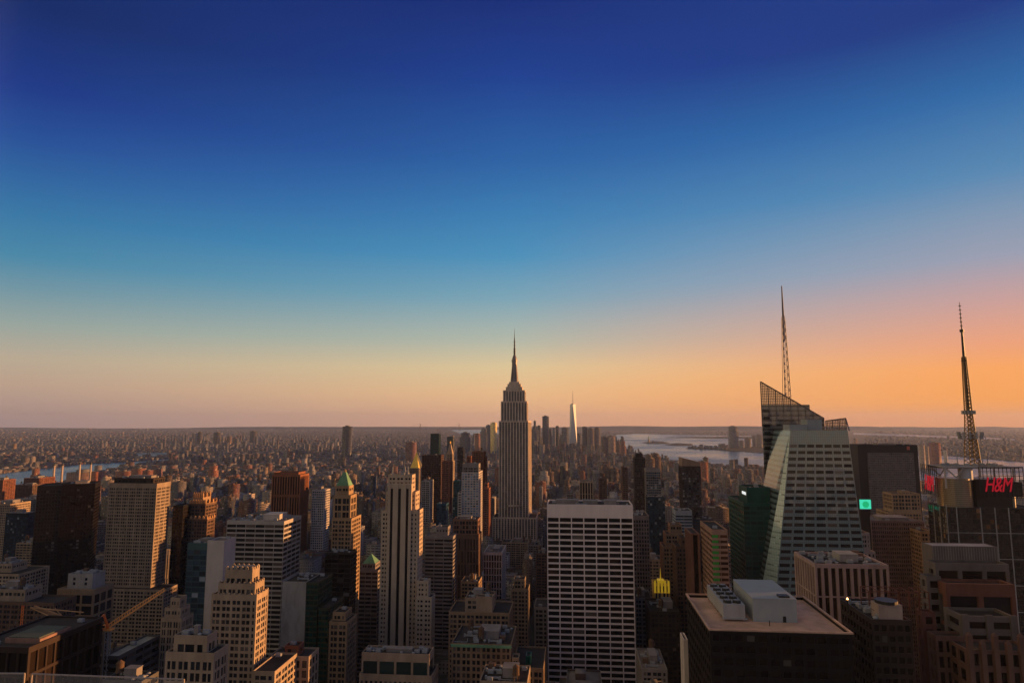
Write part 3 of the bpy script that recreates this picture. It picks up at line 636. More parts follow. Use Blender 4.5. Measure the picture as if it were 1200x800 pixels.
# ---- the great spire tower
def spire_tower():
    st = St(fh=3.7, bw=5.6, pw=[2.3], sh=1.9, d=.9, tb=3, wall=wall('indiana_limestone', (.52, .43, .34)), smat=wall('aluminium_spandrel', (.22, .20, .19), .4, .3, .3), g=gls, so=.55)
    b = hero('spire_tower', 'great limestone skyscraper stepping up to a mast and needle spire, tallest at centre', [
        (568, 634, 634, 1268, 70, st), (577, 628.5, 606, 1272, 60, st), (584.5, 619, 493, 1278, dep(619, 622.8, 560, 1278), st), (587, 617.5, 470, 1280, 34, st, 2), (589.5, 615, 457, 1283, 27, st, 3)],
        low=632, kitn=None, masts=0)
    p = b.P[4]; cx, cy = (p[0] + p[1]) / 2, (p[2] + p[3]) / 2
    Z = lambda py: zat(cx, cy, py)
    s1 = MB()
    s1.box(cx - 16, cx + 16, cy - 11, cy + 11, p[5] - 1.5, Z(453.5)); s1.box(cx - 13, cx + 13, cy - 9, cy + 9, Z(453.5) - .1, Z(450)); s1.box(cx - 10, cx + 10, cy - 8, cy + 8, Z(450) - .1, Z(447.5))
    s1.build('crown_step', MATS['indiana_limestone'], b.root)
    mm_ = wall('mast_metal', (.22, .20, .20), .45, .2, .3)
    m = MB(); m.cyl(cx, cy, 7.5, Z(447.6), Z(444), 16, 6.5); m.cyl(cx, cy, 5.6, Z(444), Z(424), 16, 5.0)
    for a in range(4):
        t = a * math.pi / 2 + math.pi / 4; q = (cx + 8 * math.cos(t), cy + 8 * math.sin(t), Z(447)); m.bar(q, (cx + 5 * math.cos(t), cy + 5 * math.sin(t), Z(427)), 2.6, 1.2)
    m.build('mooring_mast', mm_, b.root)
    m = MB(); m.cyl(cx, cy, 5.8, Z(424), Z(421.5), 16); m.cyl(cx, cy, 4.9, Z(421.5), Z(419), 16, 4.2); m.cyl(cx, cy, 4.2, Z(419), Z(416), 16, 2.2); m.build('dome', mm_, b.root)
    m = MB(); m.cyl(cx, cy, 2.0, Z(416.2), Z(408), 8, 1.6); m.cyl(cx, cy, 1.3, Z(408), Z(397), 8, 1.0); m.cyl(cx, cy, .7, Z(397), Z(385), 8, .15)
    for y in (412, 409, 405, 401): m.cyl(cx, cy, 2.4 - (412 - y) * .05, Z(y), Z(y) + 1.2, 8)
    m.build('antenna', dkmetal, b.root)
    m = MB(); x0, x1 = at(594.5, 600, 1277)[0], at(608.5, 600, 1277)[0]
    m.box(x0, x0 + 1.6, 1275.8, 1278, 0, Z(590)); m.box(x1 - 1.6, x1, 1275.8, 1278, 0, Z(590)); m.box(x0, x1, 1275.8, 1278, Z(592), Z(590)); m.build('centre_bay_frame', MATS['indiana_limestone'], b.root)
    for (u0, u1, py, yy) in ((578, 583.6, 590, 1276), (619.6, 627, 590, 1276), (574, 577, 618, 1269), (629, 632, 618, 1269)):
        pass
spire_tower()
# ---- centre
hero('office_tower', 'pale slab with a close grid of tall windows, below the great spire tower',
     [(566.5, 588, 647, 790, dep(588, 593, 647, 790), St(fh=7.6, bw=3.0, pw=.9, sh=.9, d=.6, tb=3, wall=white, g=glr, roof=gravelroof))], low=705, kitn=4, tanks=0, pent=(.4, .5, 3))
hero('stone_building', 'long pale low block across the foot of the great spire tower',
     [(588, 618, 635, 1150, 30, S(wall=palestone, bw=4)), ], low=650, kitn=3)
hero('stone_building', 'grey low block under the great spire tower, next to the pale low one',
     [(618.5, 631, 638, 1130, 30, S(wall=greystone, bw=4))], low=650, kitn=3)
hero('stone_building', 'beige stepped building with a blank tower block, centre bottom behind the green-corniced block',
     [(526, 597, 717, 520, 34, S(wall=sandstone, bw=3.2)), (545, 577, 700, 524, 22, S(wall=wall('beige_brick', (.36, .26, .18)), bw=5, pw=[3.4, 1]), 0), (558, 577, 698.5, 523.4, 8, S(wall=MATS['beige_brick'], bw=20, pw=19, tb=3), 0)], low=750, kitn=4)
hero('brick_building', 'tan brick building with a green copper cornice, under the beige stepped building',
     [(529, 599, 754, 440, 40, S(wall=wall('tan_brick', (.27, .19, .12)), bw=3.3, pw=[1.6, .9], fh=4, tb=2.2))], low=800, kitn=10, tanks=2)
m = MB(); x0, z0 = at(528.5, 754, 439.6); x1, _ = at(599.5, 754, 439.6); m.box(x0, x1, 438.9, 439.97, z0 - 1.6, z0 - .1)
t = [o for o in COL.objects if o.get('label', '').startswith('tan brick building')][0]; m.build('cornice', copper, t)
hero('stone_building', 'narrow tan building with twin roof huts, beside the white gridded slab',
     [(599.8, 637, 782, 430, 40, S(wall=sandstone, bw=3.4, fh=4.2)), (600, 608, 770, 436, 8, S(wall=palestone, tb=2), 0), (616, 622, 768, 438, 8, S(wall=greenclad, tb=2), 0)], low=800, kitn=3)
hero('stone_building', 'flat roofed pale building lowest at the centre bottom, below the green cornice',
     [(562, 618, 798, 385, 26, S(wall=palestone))], low=800, kitn=6)
hero('stone_building', 'gabled stone tower between the beige stepped building and the white gridded slab',
     [(599, 619, 690, 640, 22, S(wall=limestone, bw=3.4)), (602, 615, 678, 643, 14, S(wall=limestone, bw=3), 0)], low=770, kitn=1, pent=None, tanks=0)
hero('stone_building', 'low grey stone block half hidden by the white gridded slab',
     [(626, 642, 711, 600, 30, S(wall=greystone, bw=3.4))], low=800, kitn=2)
hero('brick_building', 'taller brown brick block behind the half hidden grey stone block',
     [(628, 641, 648, 900, 24, S(wall=brownbrick, bw=3.4))], low=705, kitn=2)
# white gridded slab
b = hero('office_slab', 'big white gridded slab of wide black windows under a blank white band',
     [(641, 741.5, 591, 560, 34, St(fh=4.62, bw=10.3, pw=.85, sh=1.35, d=.7, tb=10.8, wall=wall('white_travertine', (.74, .63, .58), .7, .12), g=glass('deep_black_glass', (.008, .007, .007), .1, .04), roof=tar))], low=800, kitn=4, tanks=0, pent=None)
p = b.P[0]
m = MB()
for u0, u1, yy, h in ((652, 678, 575, 3.4), (683, 700, 578, 2.6), (708, 722, 572, 3.6)):
    x0, x1 = at(u0, 588, yy)[0], at(u1, 588, yy)[0]; m2 = MB(); m2.box(x0, x1, yy - 5, yy + 5, p[5] - 1.1, p[5] + h - 1.2); m2.box(x0 - .2, x1 + .2, yy - 5.2, yy + 5.2, p[5] + h - 1.2, p[5] + h - .9)
    for i in range(5): m2.box(x0 + 1 + i * 2.4, x0 + 2.4 + i * 2.4, yy - 5.06, yy - 5, p[5], p[5] + 1.2)
    m2.build('penthouse', greystone, b.root)
hero('office_tower', 'banded brown office slab half hidden behind the white gridded slab',
     [(741.8, 760.5, 604, 640, 34, St(fh=3.6, bw=2.6, pw=.9, sh=1.2, d=.4, tb=4, wall=wall('taupe_cladding', (.24, .19, .17)), g=gls))], low=690, kitn=3, tanks=0, pent=None)
b = hero('office_tower', 'brown block topped by tall pale piers, peeking over the white gridded slab',
     [(679, 695, 563.5, 1050, 30, St(fh=17, bw=4.2, pw=1.6, sh=.5, d=.9, tb=2.6, wall=palestone, smat=palestone, g=glr))], low=585, kitn=1, tanks=0, pent=None)
hero('stone_building', 'small pale block beside the pale piered block, peeking over the white gridded slab',
     [(664, 672, 578, 1100, 26, S(wall=greystone))], low=588, kitn=1)
hero('brick_building', 'slender brown brick tower peeking over the white gridded slab, beside the slim dark tower',
     [(729, 735.5, 547, 1250, 26, S(wall=brownbrick))], low=588, kitn=1, pent=None)
hero('brick_building', 'brown block peeking over the white gridded slab, next to the pale piered block',
     [(702, 711, 560, 1300, 26, S(wall=brownbrick))], low=588, kitn=1, pent=None)
hero('glass_tower', 'slim dark tower with a ragged top, rising above the harbour side rooftops',
     [(743.5, 756, 536, 1080, 26, St(fh=3.6, bw=3, pw=.6, sh=1.1, d=.3, wall=wall('sable_cladding', (.05, .04, .035), .6), g=gls)), (745, 753, 531, 1084, 16, S(wall=darkbrown), 0)], low=600, kitn=0, tanks=0, pent=None)
hero('glass_tower', 'grey glass tower with a pale flat cap, beside the slim dark tower',
     [(757, 774, 549, 1020, 26, St(fh=3.6, bw=3, pw=.25, sh=1.0, d=.25, tb=5, wall=greystone, g=glb))], low=582, kitn=0, tanks=0, pent=None)
hero('glass_tower', 'deep blue glass block standing before the grey tower with the pale cap',
     [(759, 779, 582, 950, 26, St(fh=3.6, bw=3, pw=.2, sh=.5, d=.2, tb=1.5, wall=wall('navy_cladding', (.012, .03, .055), .4), g=glb))], low=640, kitn=3, tanks=0, pent=None)
b = hero('glass_tower', 'dark speckled residential tower with a sloping tan crown, before the harbour',
     [(799, 821, 546, 900, 28, St(fh=3.2, bw=2.6, pw=.45, sh=.9, d=.25, tb=2, wall=darkbrown, g=glass('speckled_glass', (.03, .035, .045), .12, .22, (.28, .30, .32), tintvar=.9)))], low=610, kitn=None)
p = b.P[0]; m = MB(); za, zb = zat(p[0], p[2], 536), zat(p[1], p[2], 541.5); o_ = .4
v = [(p[0] + o_, p[2] + o_), (p[1] - o_, p[2] + o_), (p[1] - o_, p[3] - o_), (p[0] + o_, p[3] - o_)]; zz = p[5] - 1.0; k = len(m.v)
m.v += [(x, y, zz) for x, y in v] + [(v[0][0], v[0][1], za), (v[1][0], v[1][1], zb), (v[2][0], v[2][1], zb), (v[3][0], v[3][1], za)]; m.f += [tuple(int(i) + k for i in q) for q in BOXF]
m.build('sloping_crown', wall('bronze_screen', (.24, .17, .12), .5), b.root)
hero('office_tower', 'blue grey striped office block, before the sloping-crowned dark tower',
     [(791.5, 811, 598, 860, 26, St(fh=3.7, bw=9, pw=.3, sh=1.6, d=.35, tb=6, wall=wall('blue_grey_panel', (.26, .30, .34), .5), proud=True, g=glb))], low=650, kitn=2, tanks=0, pent=None)
hero('glass_tower', 'low navy glass block at the foot of the dark speckled tower',
     [(812, 836, 608, 900, 30, St(fh=3.6, bw=3, pw=.2, sh=.5, d=.2, tb=1.5, wall=MATS['navy_cladding'], g=glb))], low=625, kitn=4, tanks=0, pent=None)
bush = S(wall=wall('ochre_brick', (.30, .20, .13)), bw=2.9)
hero('deco_tower', 'ochre stepped tower with rounded shoulders, before the blue grey striped block',
     [(777, 803, 640, 640, 24, bush), (780, 801, 625, 643, 19, bush, 0), (785, 799, 614, 646, 13, bush, 1)], low=700, kitn=1, tanks=0, pent=None)
hero('stone_building', 'dark stepped masonry building below the ochre stepped tower, beside the street canyon',
     [(792, 811, 640, 600, 24, S(wall=brownbrick, bw=2.9)), (798, 811, 630, 604, 16, S(wall=brownbrick, bw=2.9), 0)], low=720, kitn=1, tanks=1, pent=None)
hero('office_tower', 'narrow black slab edged with brown brick piers, before the ochre stepped tower',
     [(809.5, 820, 625, 560, 30, St(fh=60, bw=6, pw=2.3, sh=.3, d=1.2, tb=1, wall=wall('terracotta_pier', (.20, .10, .07)), g=glr))], low=800, kitn=1, tanks=0, pent=None)
b = hero('office_tower', 'banded tower with a warm orange front and green lit corner, above the tan roof',
     [(834, 852.5, 620, 520, 46, St(fh=3.9, bw=6, pw=.4, sh=1.8, d=.4, tb=4, wall=wall('peach_stone', (.34, .21, .15)), proud=True, g=glass('amber_glass', (.05, .02, .01), .12, .2, (.3, .12, .05))))], low=700, kitn=5, tanks=0)
gp = MB(); p = b.P[0]; nfl = int((p[5] - 4) / 3.9)
for k in range(12):
    z = p[5] - 4 - 3.9 * k; gp.box(p[0] - .05, p[0] + 4.6, p[2] - .1, p[2] + .3, z - 2.0, z - .1)
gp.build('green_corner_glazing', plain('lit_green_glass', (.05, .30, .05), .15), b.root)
# green tower with its lettered plant box
gst = St(fh=3.9, bw=5.2, pw=.35, sh=1.5, d=.35, tb=3, wall=greenclad, g=glg, roof=tar)
b = hero('green_tower', 'dark green glass tower with a lettered rooftop box, beside the faceted tower',
     [(871, 902, 589, 560, 52, gst), (875, 902, 571, 566, 26, St(fh=9, bw=60, pw=59, sh=8, d=.3, tb=3, wall=greenclad, g=glg), 0)], low=690, kitn=2, tanks=0, pent=None)
p = b.P[1]; m = MB(); z = p[5] - 4.6
for i in range(6):
    yy = p[2] + 3 + i * 2.1
    for q in (0, 1.1): m.box(p[0] - .3, p[0] - .05, yy + q, yy + q + .4, z - 1.8, z + .5)
    m.box(p[0] - .3, p[0] - .05, yy + .45, yy + 1.05, z - (.7 if i % 2 else 1.8), z - (.3 if i % 2 else 1.4))
m.build('lettering', plain('sign_white', (.7, .75, .75), .5, 0, (.7, .75, .75), .5), b.root)
# yellow lit crown
b = hero('deco_tower', 'short dark tower with a bright yellow floodlit top, down in the street canyon',
     [(765, 786, 707, 600, 20, S(wall=darkbrown, bw=3)), (766, 785, 683, 602, 15, S(wall=wall('floodlit_brick', (.75, .48, .14)), bw=3.4, fh=6, pw=[2, 1.2]), 0),], low=715, kitn=None)  # floodlight on the upper walls is put into their brick colour
m = MB(); p = b.P[1]; cx, cy, w = (p[0] + p[1]) / 2, (p[2] + p[3]) / 2, (p[1] - p[0]) / 2
m.box(cx - w * .4, cx + w * .4, cy - 4, cy + 4, p[5] - 1.2, p[5] + 1.5); m.bar((cx, cy, p[5] + 1.5), (cx, cy, p[5] + 11), .9, .3)
m.build('crown', plain('floodlit_gold', (.7, .5, .05), .5, 0, (.9, .55, .02), .13), b.root)  # glow of crown and pilasters stands in for floodlights
m = MB()
for i in range(5): m.box(p[0] + .3 + i * (p[1] - p[0] - 2.3) / 4.0, p[0] + 2.0 + i * (p[1] - p[0] - 2.3) / 4.0, p[2] - .5, p[2] + .02, p[5] - 8, p[5] + 2.2)
m.build('pilaster', MATS['floodlit_gold'], b.root)
hero('stone_building', 'dark masonry block above the street canyon, beside the white gridded slab',
     [(744, 764, 700, 600, 30, S(wall=greystone, bw=3.2))], low=760, kitn=2)
hero('stone_building', 'sandy block behind the dark masonry block in the street canyon',
     [(747, 760, 665, 700, 30, S(wall=sandstone, bw=3.2))], low=697, kitn=2)
hero('stone_building', 'limestone block between the sandy canyon block and the ochre stepped tower',
     [(757, 776, 655, 790, 26, S(wall=limestone, bw=3.4))], low=680, kitn=2)
hero('stone_building', 'low dark block in the street canyon, under the yellow floodlit crown',
     [(762, 797, 716, 560, 40, S(wall=darkbrown, bw=3.6))], low=770, kitn=3)
hero('stone_building', 'lowest pale roofed block at the bottom of the street canyon',
     [(752, 782, 783, 470, 40, S(wall=greystone, bw=3.6, roof=gravelroof))], low=800, kitn=6)
hero('stone_building', 'slim building with a bright narrow end wall, beside the tan-roofed black block',
     [(801, 806, 749, 330, dep(801, 797, 749, 330), S(wall=white, bw=8, pw=7))], low=800, kitn=0, pent=None, tanks=0)
# ---- right side
# the brown block with the tan roof and its cooling towers
tb_st = St(fh=4.1, bw=4.2, pw=1.3, sh=1.9, d=.6, tb=1.6, wall=wall('black_granite', (.014, .012, .011), .5), g=glr, roof=tanroof)
b = hero('office_block', 'black block with a wide tan roof carrying cooling fans and a pale plant box',
     [(832, 998, 740, 262, dep(832, 806, 737, 262), tb_st)], low=800, kitn=None)
p = b.P[0]; zr = p[5] - .95
rim = MB(); rim.box(p[0] - .5, p[1] + .5, p[2] - .5, p[2] + .4, p[5] - .05, p[5] + .5); rim.box(p[0] - .5, p[1] + .5, p[3] - .4, p[3] + .5, p[5] - .05, p[5] + .5)
rim.box(p[0] - .5, p[0] + .4, p[2] + .4, p[3] - .4, p[5] - .05, p[5] + .5); rim.box(p[1] - .4, p[1] + .5, p[2] + .4, p[3] - .4, p[5] - .05, p[5] + .5)
rim.build('coping', wall('tan_coping', (.5, .33, .24), .8), b.root)
def plan(px, py, z): return ground(px, py, z)
x0, y0 = plan(848, 727, zr); x1, _ = plan(873, 727, zr); _, y1 = plan(835, 702, zr); H = 6.2
m = MB(); m.box(x0, x1, y0, y1, zr + 1.2, zr + H)
for i in range(6):
    for xx in (x0 + .4, x1 - .4): yy = y0 + .6 + (y1 - y0 - 1.2) * i / 5; m.box(xx - .15, xx + .15, yy - .15, yy + .15, zr, zr + 1.2)
m.box(x0 - .8, x1 + .8, y0 - .6, y0, zr + .8, zr + 1.2)
m.build('cooling_tower', wall('galvanised', (.34, .34, .34), .5, .2), b.root)
for i in range(5):
    for j in range(2):
        f = MB(); cx = x0 + (x1 - x0) * (.28 + .44 * j); cy = y0 + (y1 - y0) * (i + .5) / 5; r = min((x1 - x0) * .2, (y1 - y0) * .085)
        f.cyl(cx, cy, r, zr + H, zr + H + 1.0, 16, r * .92); fo = f.build('fan_shroud', dkmetal, b.root)
        f = MB()
        for a in range(4): t_ = a * math.pi / 4; f.bar((cx - r * .8 * math.cos(t_), cy - r * .8 * math.sin(t_), zr + H + 1.04), (cx + r * .8 * math.cos(t_), cy + r * .8 * math.sin(t_), zr + H + 1.04), .25)
        g_ = f.build('fan', steel, fo, origin=b.root['_o'])
x0, y0 = plan(883, 728, zr); x1, _ = plan(933, 728, zr); H = 8.6; _, y1 = plan(868, 703, zr)
m = MB(); m.box(x0, x1, y0, y1, zr, zr + H); m.box(x0 - .15, x1 + .15, y0 - .15, y1 + .15, zr + H, zr + H + .25)
for i in range(1, 7): m.box(x0 + (x1 - x0) * i / 7 - .03, x0 + (x1 - x0) * i / 7 + .03, y0 - .03, y0, zr, zr + H)
m.build('plant_box', wall('pale_blue_panel', (.30, .33, .34), .6, .12), b.root)
m = MB(); m.box(x1 - 5.4, x1 - 4.2, y0 - .12, y0 - .031, zr, zr + 2.3); m.build('door', dkmetal, b.root)
m = MB(); m.box(x1 - 6, x1 - 2, y0 + 1.5, y0 + 5, zr + H + .25, zr + H + .9); m.build('roof_hatch', dkmetal, b.root)
xx, yy = plan(902, 733, zr); m = MB(); m.bar((xx, yy, zr), (xx, yy, zr + 2), .3); m.build('vent_pipe', dkmetal, b.root)
# ribbed office block with open roof plant
b = hero('office_block', 'brown block ribbed with tall pale piers and open roof plant, below the faceted tower',
     [(955, 1041, 661, 400, dep(955, 931, 648, 400), St(fh=16, bw=4.0, pw=1.5, sh=.7, d=1.1, tb=2.2, wall=wall('rose_concrete', (.36, .26, .235)), g=glr, roof=tar))], low=735, kitn=12, tanks=0, pent=(.28, .35, 4), pmat=concrete)
# dark tower with roof machinery
b = hero('office_block', 'dark tower with open roof machinery and a tan lift house, beside stepped granite tower',
     [(1022, 1068, 726, 285, dep(1022, 986, 705, 285), St(fh=4, bw=3.2, pw=.9, sh=1.6, d=.4, tb=2, wall=wall('umber_metal', (.04, .028, .022), .5), g=glr, roof=tar))], low=800, kitn=7, tanks=0, pent=None)
p = b.P[0]; m = MB(); xa, ya = p[1] - 11, p[2] + 2.5; m.box(xa, p[1] - 2, ya, ya + 7, p[5] - 1.2, p[5] + 5); m.build('lift_house', wall('tan_panel', (.34, .26, .22)), b.root)
m = MB(); m.cyl(p[1] - 6.5, ya + 3.5, 4.2, p[5] + 5, p[5] + 6.2, 16); m.build('fan_shroud', dkmetal, b.root)
m = MB()
for i in range(7):
    xx = p[0] + 6 + i * 4; m.bar((xx, ya + 14, p[5] - 1.2), (xx, ya + 14, p[5] + 7), .3); m.bar((xx, ya + 22, p[5] - 1.2), (xx, ya + 22, p[5] + 7), .3); m.bar((xx, ya + 14, p[5] + 7), (xx, ya + 22, p[5] + 7), .25)
for yy in (ya + 14, ya + 22):
    for zz in (2, 4.5, 7): m.bar((p[0] + 6, yy, p[5] + zz), (p[0] + 30, yy, p[5] + zz), .25)
m.build('steel_frame', wall('rust_steel', (.14, .05, .03), .7), b.root)
for (u, v_) in ((993, 706), (1051, 716)):
    xx, zz = at(u, v_ - 4, p[2] + 16); m = MB(); m.cyl(xx, p[2] + 16, .35, p[5] - 1, zz, 8, .2); m.build('lamp_pole', dkmetal, b.root); m = MB(); m.cyl(xx, p[2] + 16, .45, zz, zz + .7, 8, .2); m.build('roof_lamp', plain('warm_lamp', (1, .5, .2), .5, 0, (1, .45, .15), 4), b.root)
# ribbed brown tower and friends
hero('office_tower', 'brown tower of close vertical ribs with a pale roof deck, before the black slab',
     [(1021, 1083, 610, 660, 40, St(fh=3.7, bw=1.9, pw=.8, sh=1.3, d=.6, tb=2, wall=wall('mauve_brown', (.22, .15, .13)), g=glr, roof=gravelroof))], low=700, kitn=3, tanks=0, pent=(.55, .5, 2.5))
hero('deco_tower', 'old beige stepped tower with a penthouse, between black slab and the sign tower',
     [(1041, 1080, 600, 880, 34, S(wall=sandstone, bw=3.6)), (1045, 1078, 578, 884, 26, S(wall=sandstone, bw=3.8, fh=4.6), 0), (1056, 1066, 575, 890, 10, S(wall=sandstone), 1)], low=612, kitn=2, tanks=0, pent=None)
blk = St(fh=3.9, bw=3.4, pw=.7, sh=1.7, d=.3, tb=9, wall=black, g=glass('slate_glass', (.05, .05, .055), .25, .12, (.16, .15, .15)), roof=tar)
b = hero('office_slab', 'broad black slab with an inset grey window field, against the far river',
     [(1005, 1075, 521, 1230, 46, St(fh=400, bw=500, pw=499, sh=1, d=.3, tb=3, wall=black, g=gls))], low=600, kitn=2, tanks=0, pent=(.3, .4, 3))
p = b.P[0]; x0, x1 = at(1018, 560, 1229)[0], at(1072, 560, 1229)[0]
b2 = Bld.__new__(Bld); b2.root = b.root; b2.loc = b.loc; b2.rz = 0; b2.true = b.loc; b2.cl = {}; b2.gz = {}; b2.rf = {}; b2.cand = []
b2.tier(x0, x1, 1227.2, 1229.9, 0, p[5] - 14, St(fh=3.9, bw=3.2, pw=.5, sh=1.7, d=.3, tb=1, wall=wall('charcoal_panel', (.13, .125, .125), .5), g=blk.g)); b2.finish(590)
m = MB(); xl = at(1063, 527, 1229)[0]; m.box(xl, xl + 5, 1229.4, 1229.98, p[5] - 8.5, p[5] - 2.5); m.build('sign_plate', plain('dull_red_sign', (.35, .08, .06), .5), b.root)
# green lit billboard on a pale building
hero('office_tower', 'pale pier-fronted block at the foot of the faceted tower, under the green billboard',
     [(1007, 1026, 646, 600, 24, St(fh=3.8, bw=3.4, pw=1.4, sh=1.3, d=.6, wall=wall('ash_stone', (.34, .29, .27)), g=gls)), (1009, 1019, 624, 603, 16, S(wall=MATS['ash_stone']), 0)], low=680, kitn=1, pent=None, tanks=0)
x0, z1 = at(1007, 585, 640); x1, z0 = at(1021, 596, 640)
t = thing('billboard', 'glowing green screen billboard with a darker round emblem, beside the faceted glass tower', 'billboard', ((x0 + x1) / 2, 640, 0))
m = MB(); m.box(x0 - .4, x1 + .4, 640, 641.5, z0 - .4, z1 + .4); m.box((x0 + x1) / 2 - 4, (x0 + x1) / 2 + 4, 641.5, 652, 0, z0 - 1); m.build('frame', dkmetal, t)
m = MB(); m.box(x0, x1, 639.8, 639.98, z0, z1); m.build('screen', plain('green_screen', (.02, .5, .35), .4, 0, hx('3fd0a8'), .55), t)
m = MB(); k = 20; cx, cz, r_ = (x0 + x1) / 2 + .3, (z0 + z1) / 2 - .2, 2.9
m.poly([(cx + r_ * math.cos(-2 * math.pi * i / k), 639.7, cz + r_ * math.sin(-2 * math.pi * i / k)) for i in range(k)][::-1]); m.build('emblem', plain('emblem_green', (.02, .4, .2), .4, 0, hx('12b070'), .5), t)
# stepped granite tower, bottom right
gr = granite; gy = wall('dove_granite', (.135, .115, .105), .7); pk = wall('rose_pier', (.15, .085, .066), .75)
b = hero('granite_tower', 'stepped grey and pink granite tower with piered terraces, before the sign tower', [
    (1092, 1169, 640, 330, 9, St(fh=9, bw=60, pw=59, sh=8, d=.5, tb=7.5, wall=gy, roof=gravelroof)),
    (1096, 1182, 660, 322, 7.8, St(fh=6.5, bw=9.5, pw=1.7, sh=.6, d=.8, tb=3.2, wall=gy, g=glr)),
    (1108, 1189, 684, 312, 9.7, St(fh=13, bw=12.5, pw=2.0, sh=1.5, d=1.4, tb=5.2, wall=gr, g=gls)),
    (1127, 1191, 722, 298, 13.7, St(fh=5.2, bw=11, pw=1.9, sh=2.4, d=1.1, tb=2.2, wall=gy, g=glr)),
    (1133, 1215, 762, 284, 13.7, St(fh=6.6, bw=5.6, pw=1.7, sh=2.2, d=.6, tb=1.4, wall=pk, g=glr))], low=800, kitn=None, maxn=90)
q = b.P[4]; m = MB()
n = 6
for i in range(n):
    xx = q[0] + 1 + i * (q[1] - q[0] - 2) / (n - 1); mm2 = MB(); hh = 5.5 if i % 2 == 0 else 2.6
    mm2.box(xx - .9, xx + .9, q[2] - 1.2, q[2] + .5, 0, q[5] + hh); mm2.prism([(xx - 1, q[2] - 1.2), (xx + 1, q[2] - 1.2), (xx + 1, q[2] + .5), (xx - 1, q[2] + .5)], q[5] + hh, q[5] + hh + 1.2, .3)
    mm2.build('pier', pk, b.root)
q = b.P[3]
for xx in (q[0] + 1.2, (q[0] + q[1]) / 2, q[1] - 1.2):
    mm2 = MB(); mm2.box(xx - 1.3, xx + 1.3, q[2] - .5, q[2] + .6, 0, q[5] + .6); mm2.build('pier', gy, b.root)
q = b.P[0]; xs = at(1078, 690, 322)[0]
b2 = Bld.__new__(Bld); b2.root = b.root; b2.loc = b.loc; b2.rz = 0; b2.true = b.loc; b2.cl = {}; b2.gz = {}; b2.rf = {}; b2.cand = []
x0 = b.P[1][0]
b2.tier(at(1086, 680, 318)[0], x0 - .05, 318, 324, 0, zat(x0, 330, 668), St(fh=5, bw=5.2, pw=1.8, sh=2, d=.6, tb=2, wall=gy, g=glr))
b2.tier(at(1079, 700, 306)[0], at(1095, 700, 306)[0], 306, 311, 0, zat(x0, 330, 700), St(fh=5, bw=5.2, pw=1.8, sh=2, d=.6, tb=2, wall=gr, g=glr))
b2.tier(at(1096, 740, 296)[0], b.P[2][0] - .05, 296, 303, 0, zat(x0, 300, 742), St(fh=6, bw=3.4, pw=1.2, sh=1.6, d=.6, tb=2, wall=pk, g=glr)); b2.finish(800, 10)
m = MB(); m.box(q[0] + 1, q[1] - 1, q[2] + 1, q[3] - 1, q[5] - 1, q[5] + .0); 
for i in range(26): xx = q[0] + .3 + i * (q[1] - q[0] - .6) / 25; m.box(xx - .08, xx + .08, q[2] - .08, q[2], q[5] - 6.4, q[5] - .2)
m.build('cap_ribs', wall('pale_cap', (.28, .265, .25), .6), b.root)
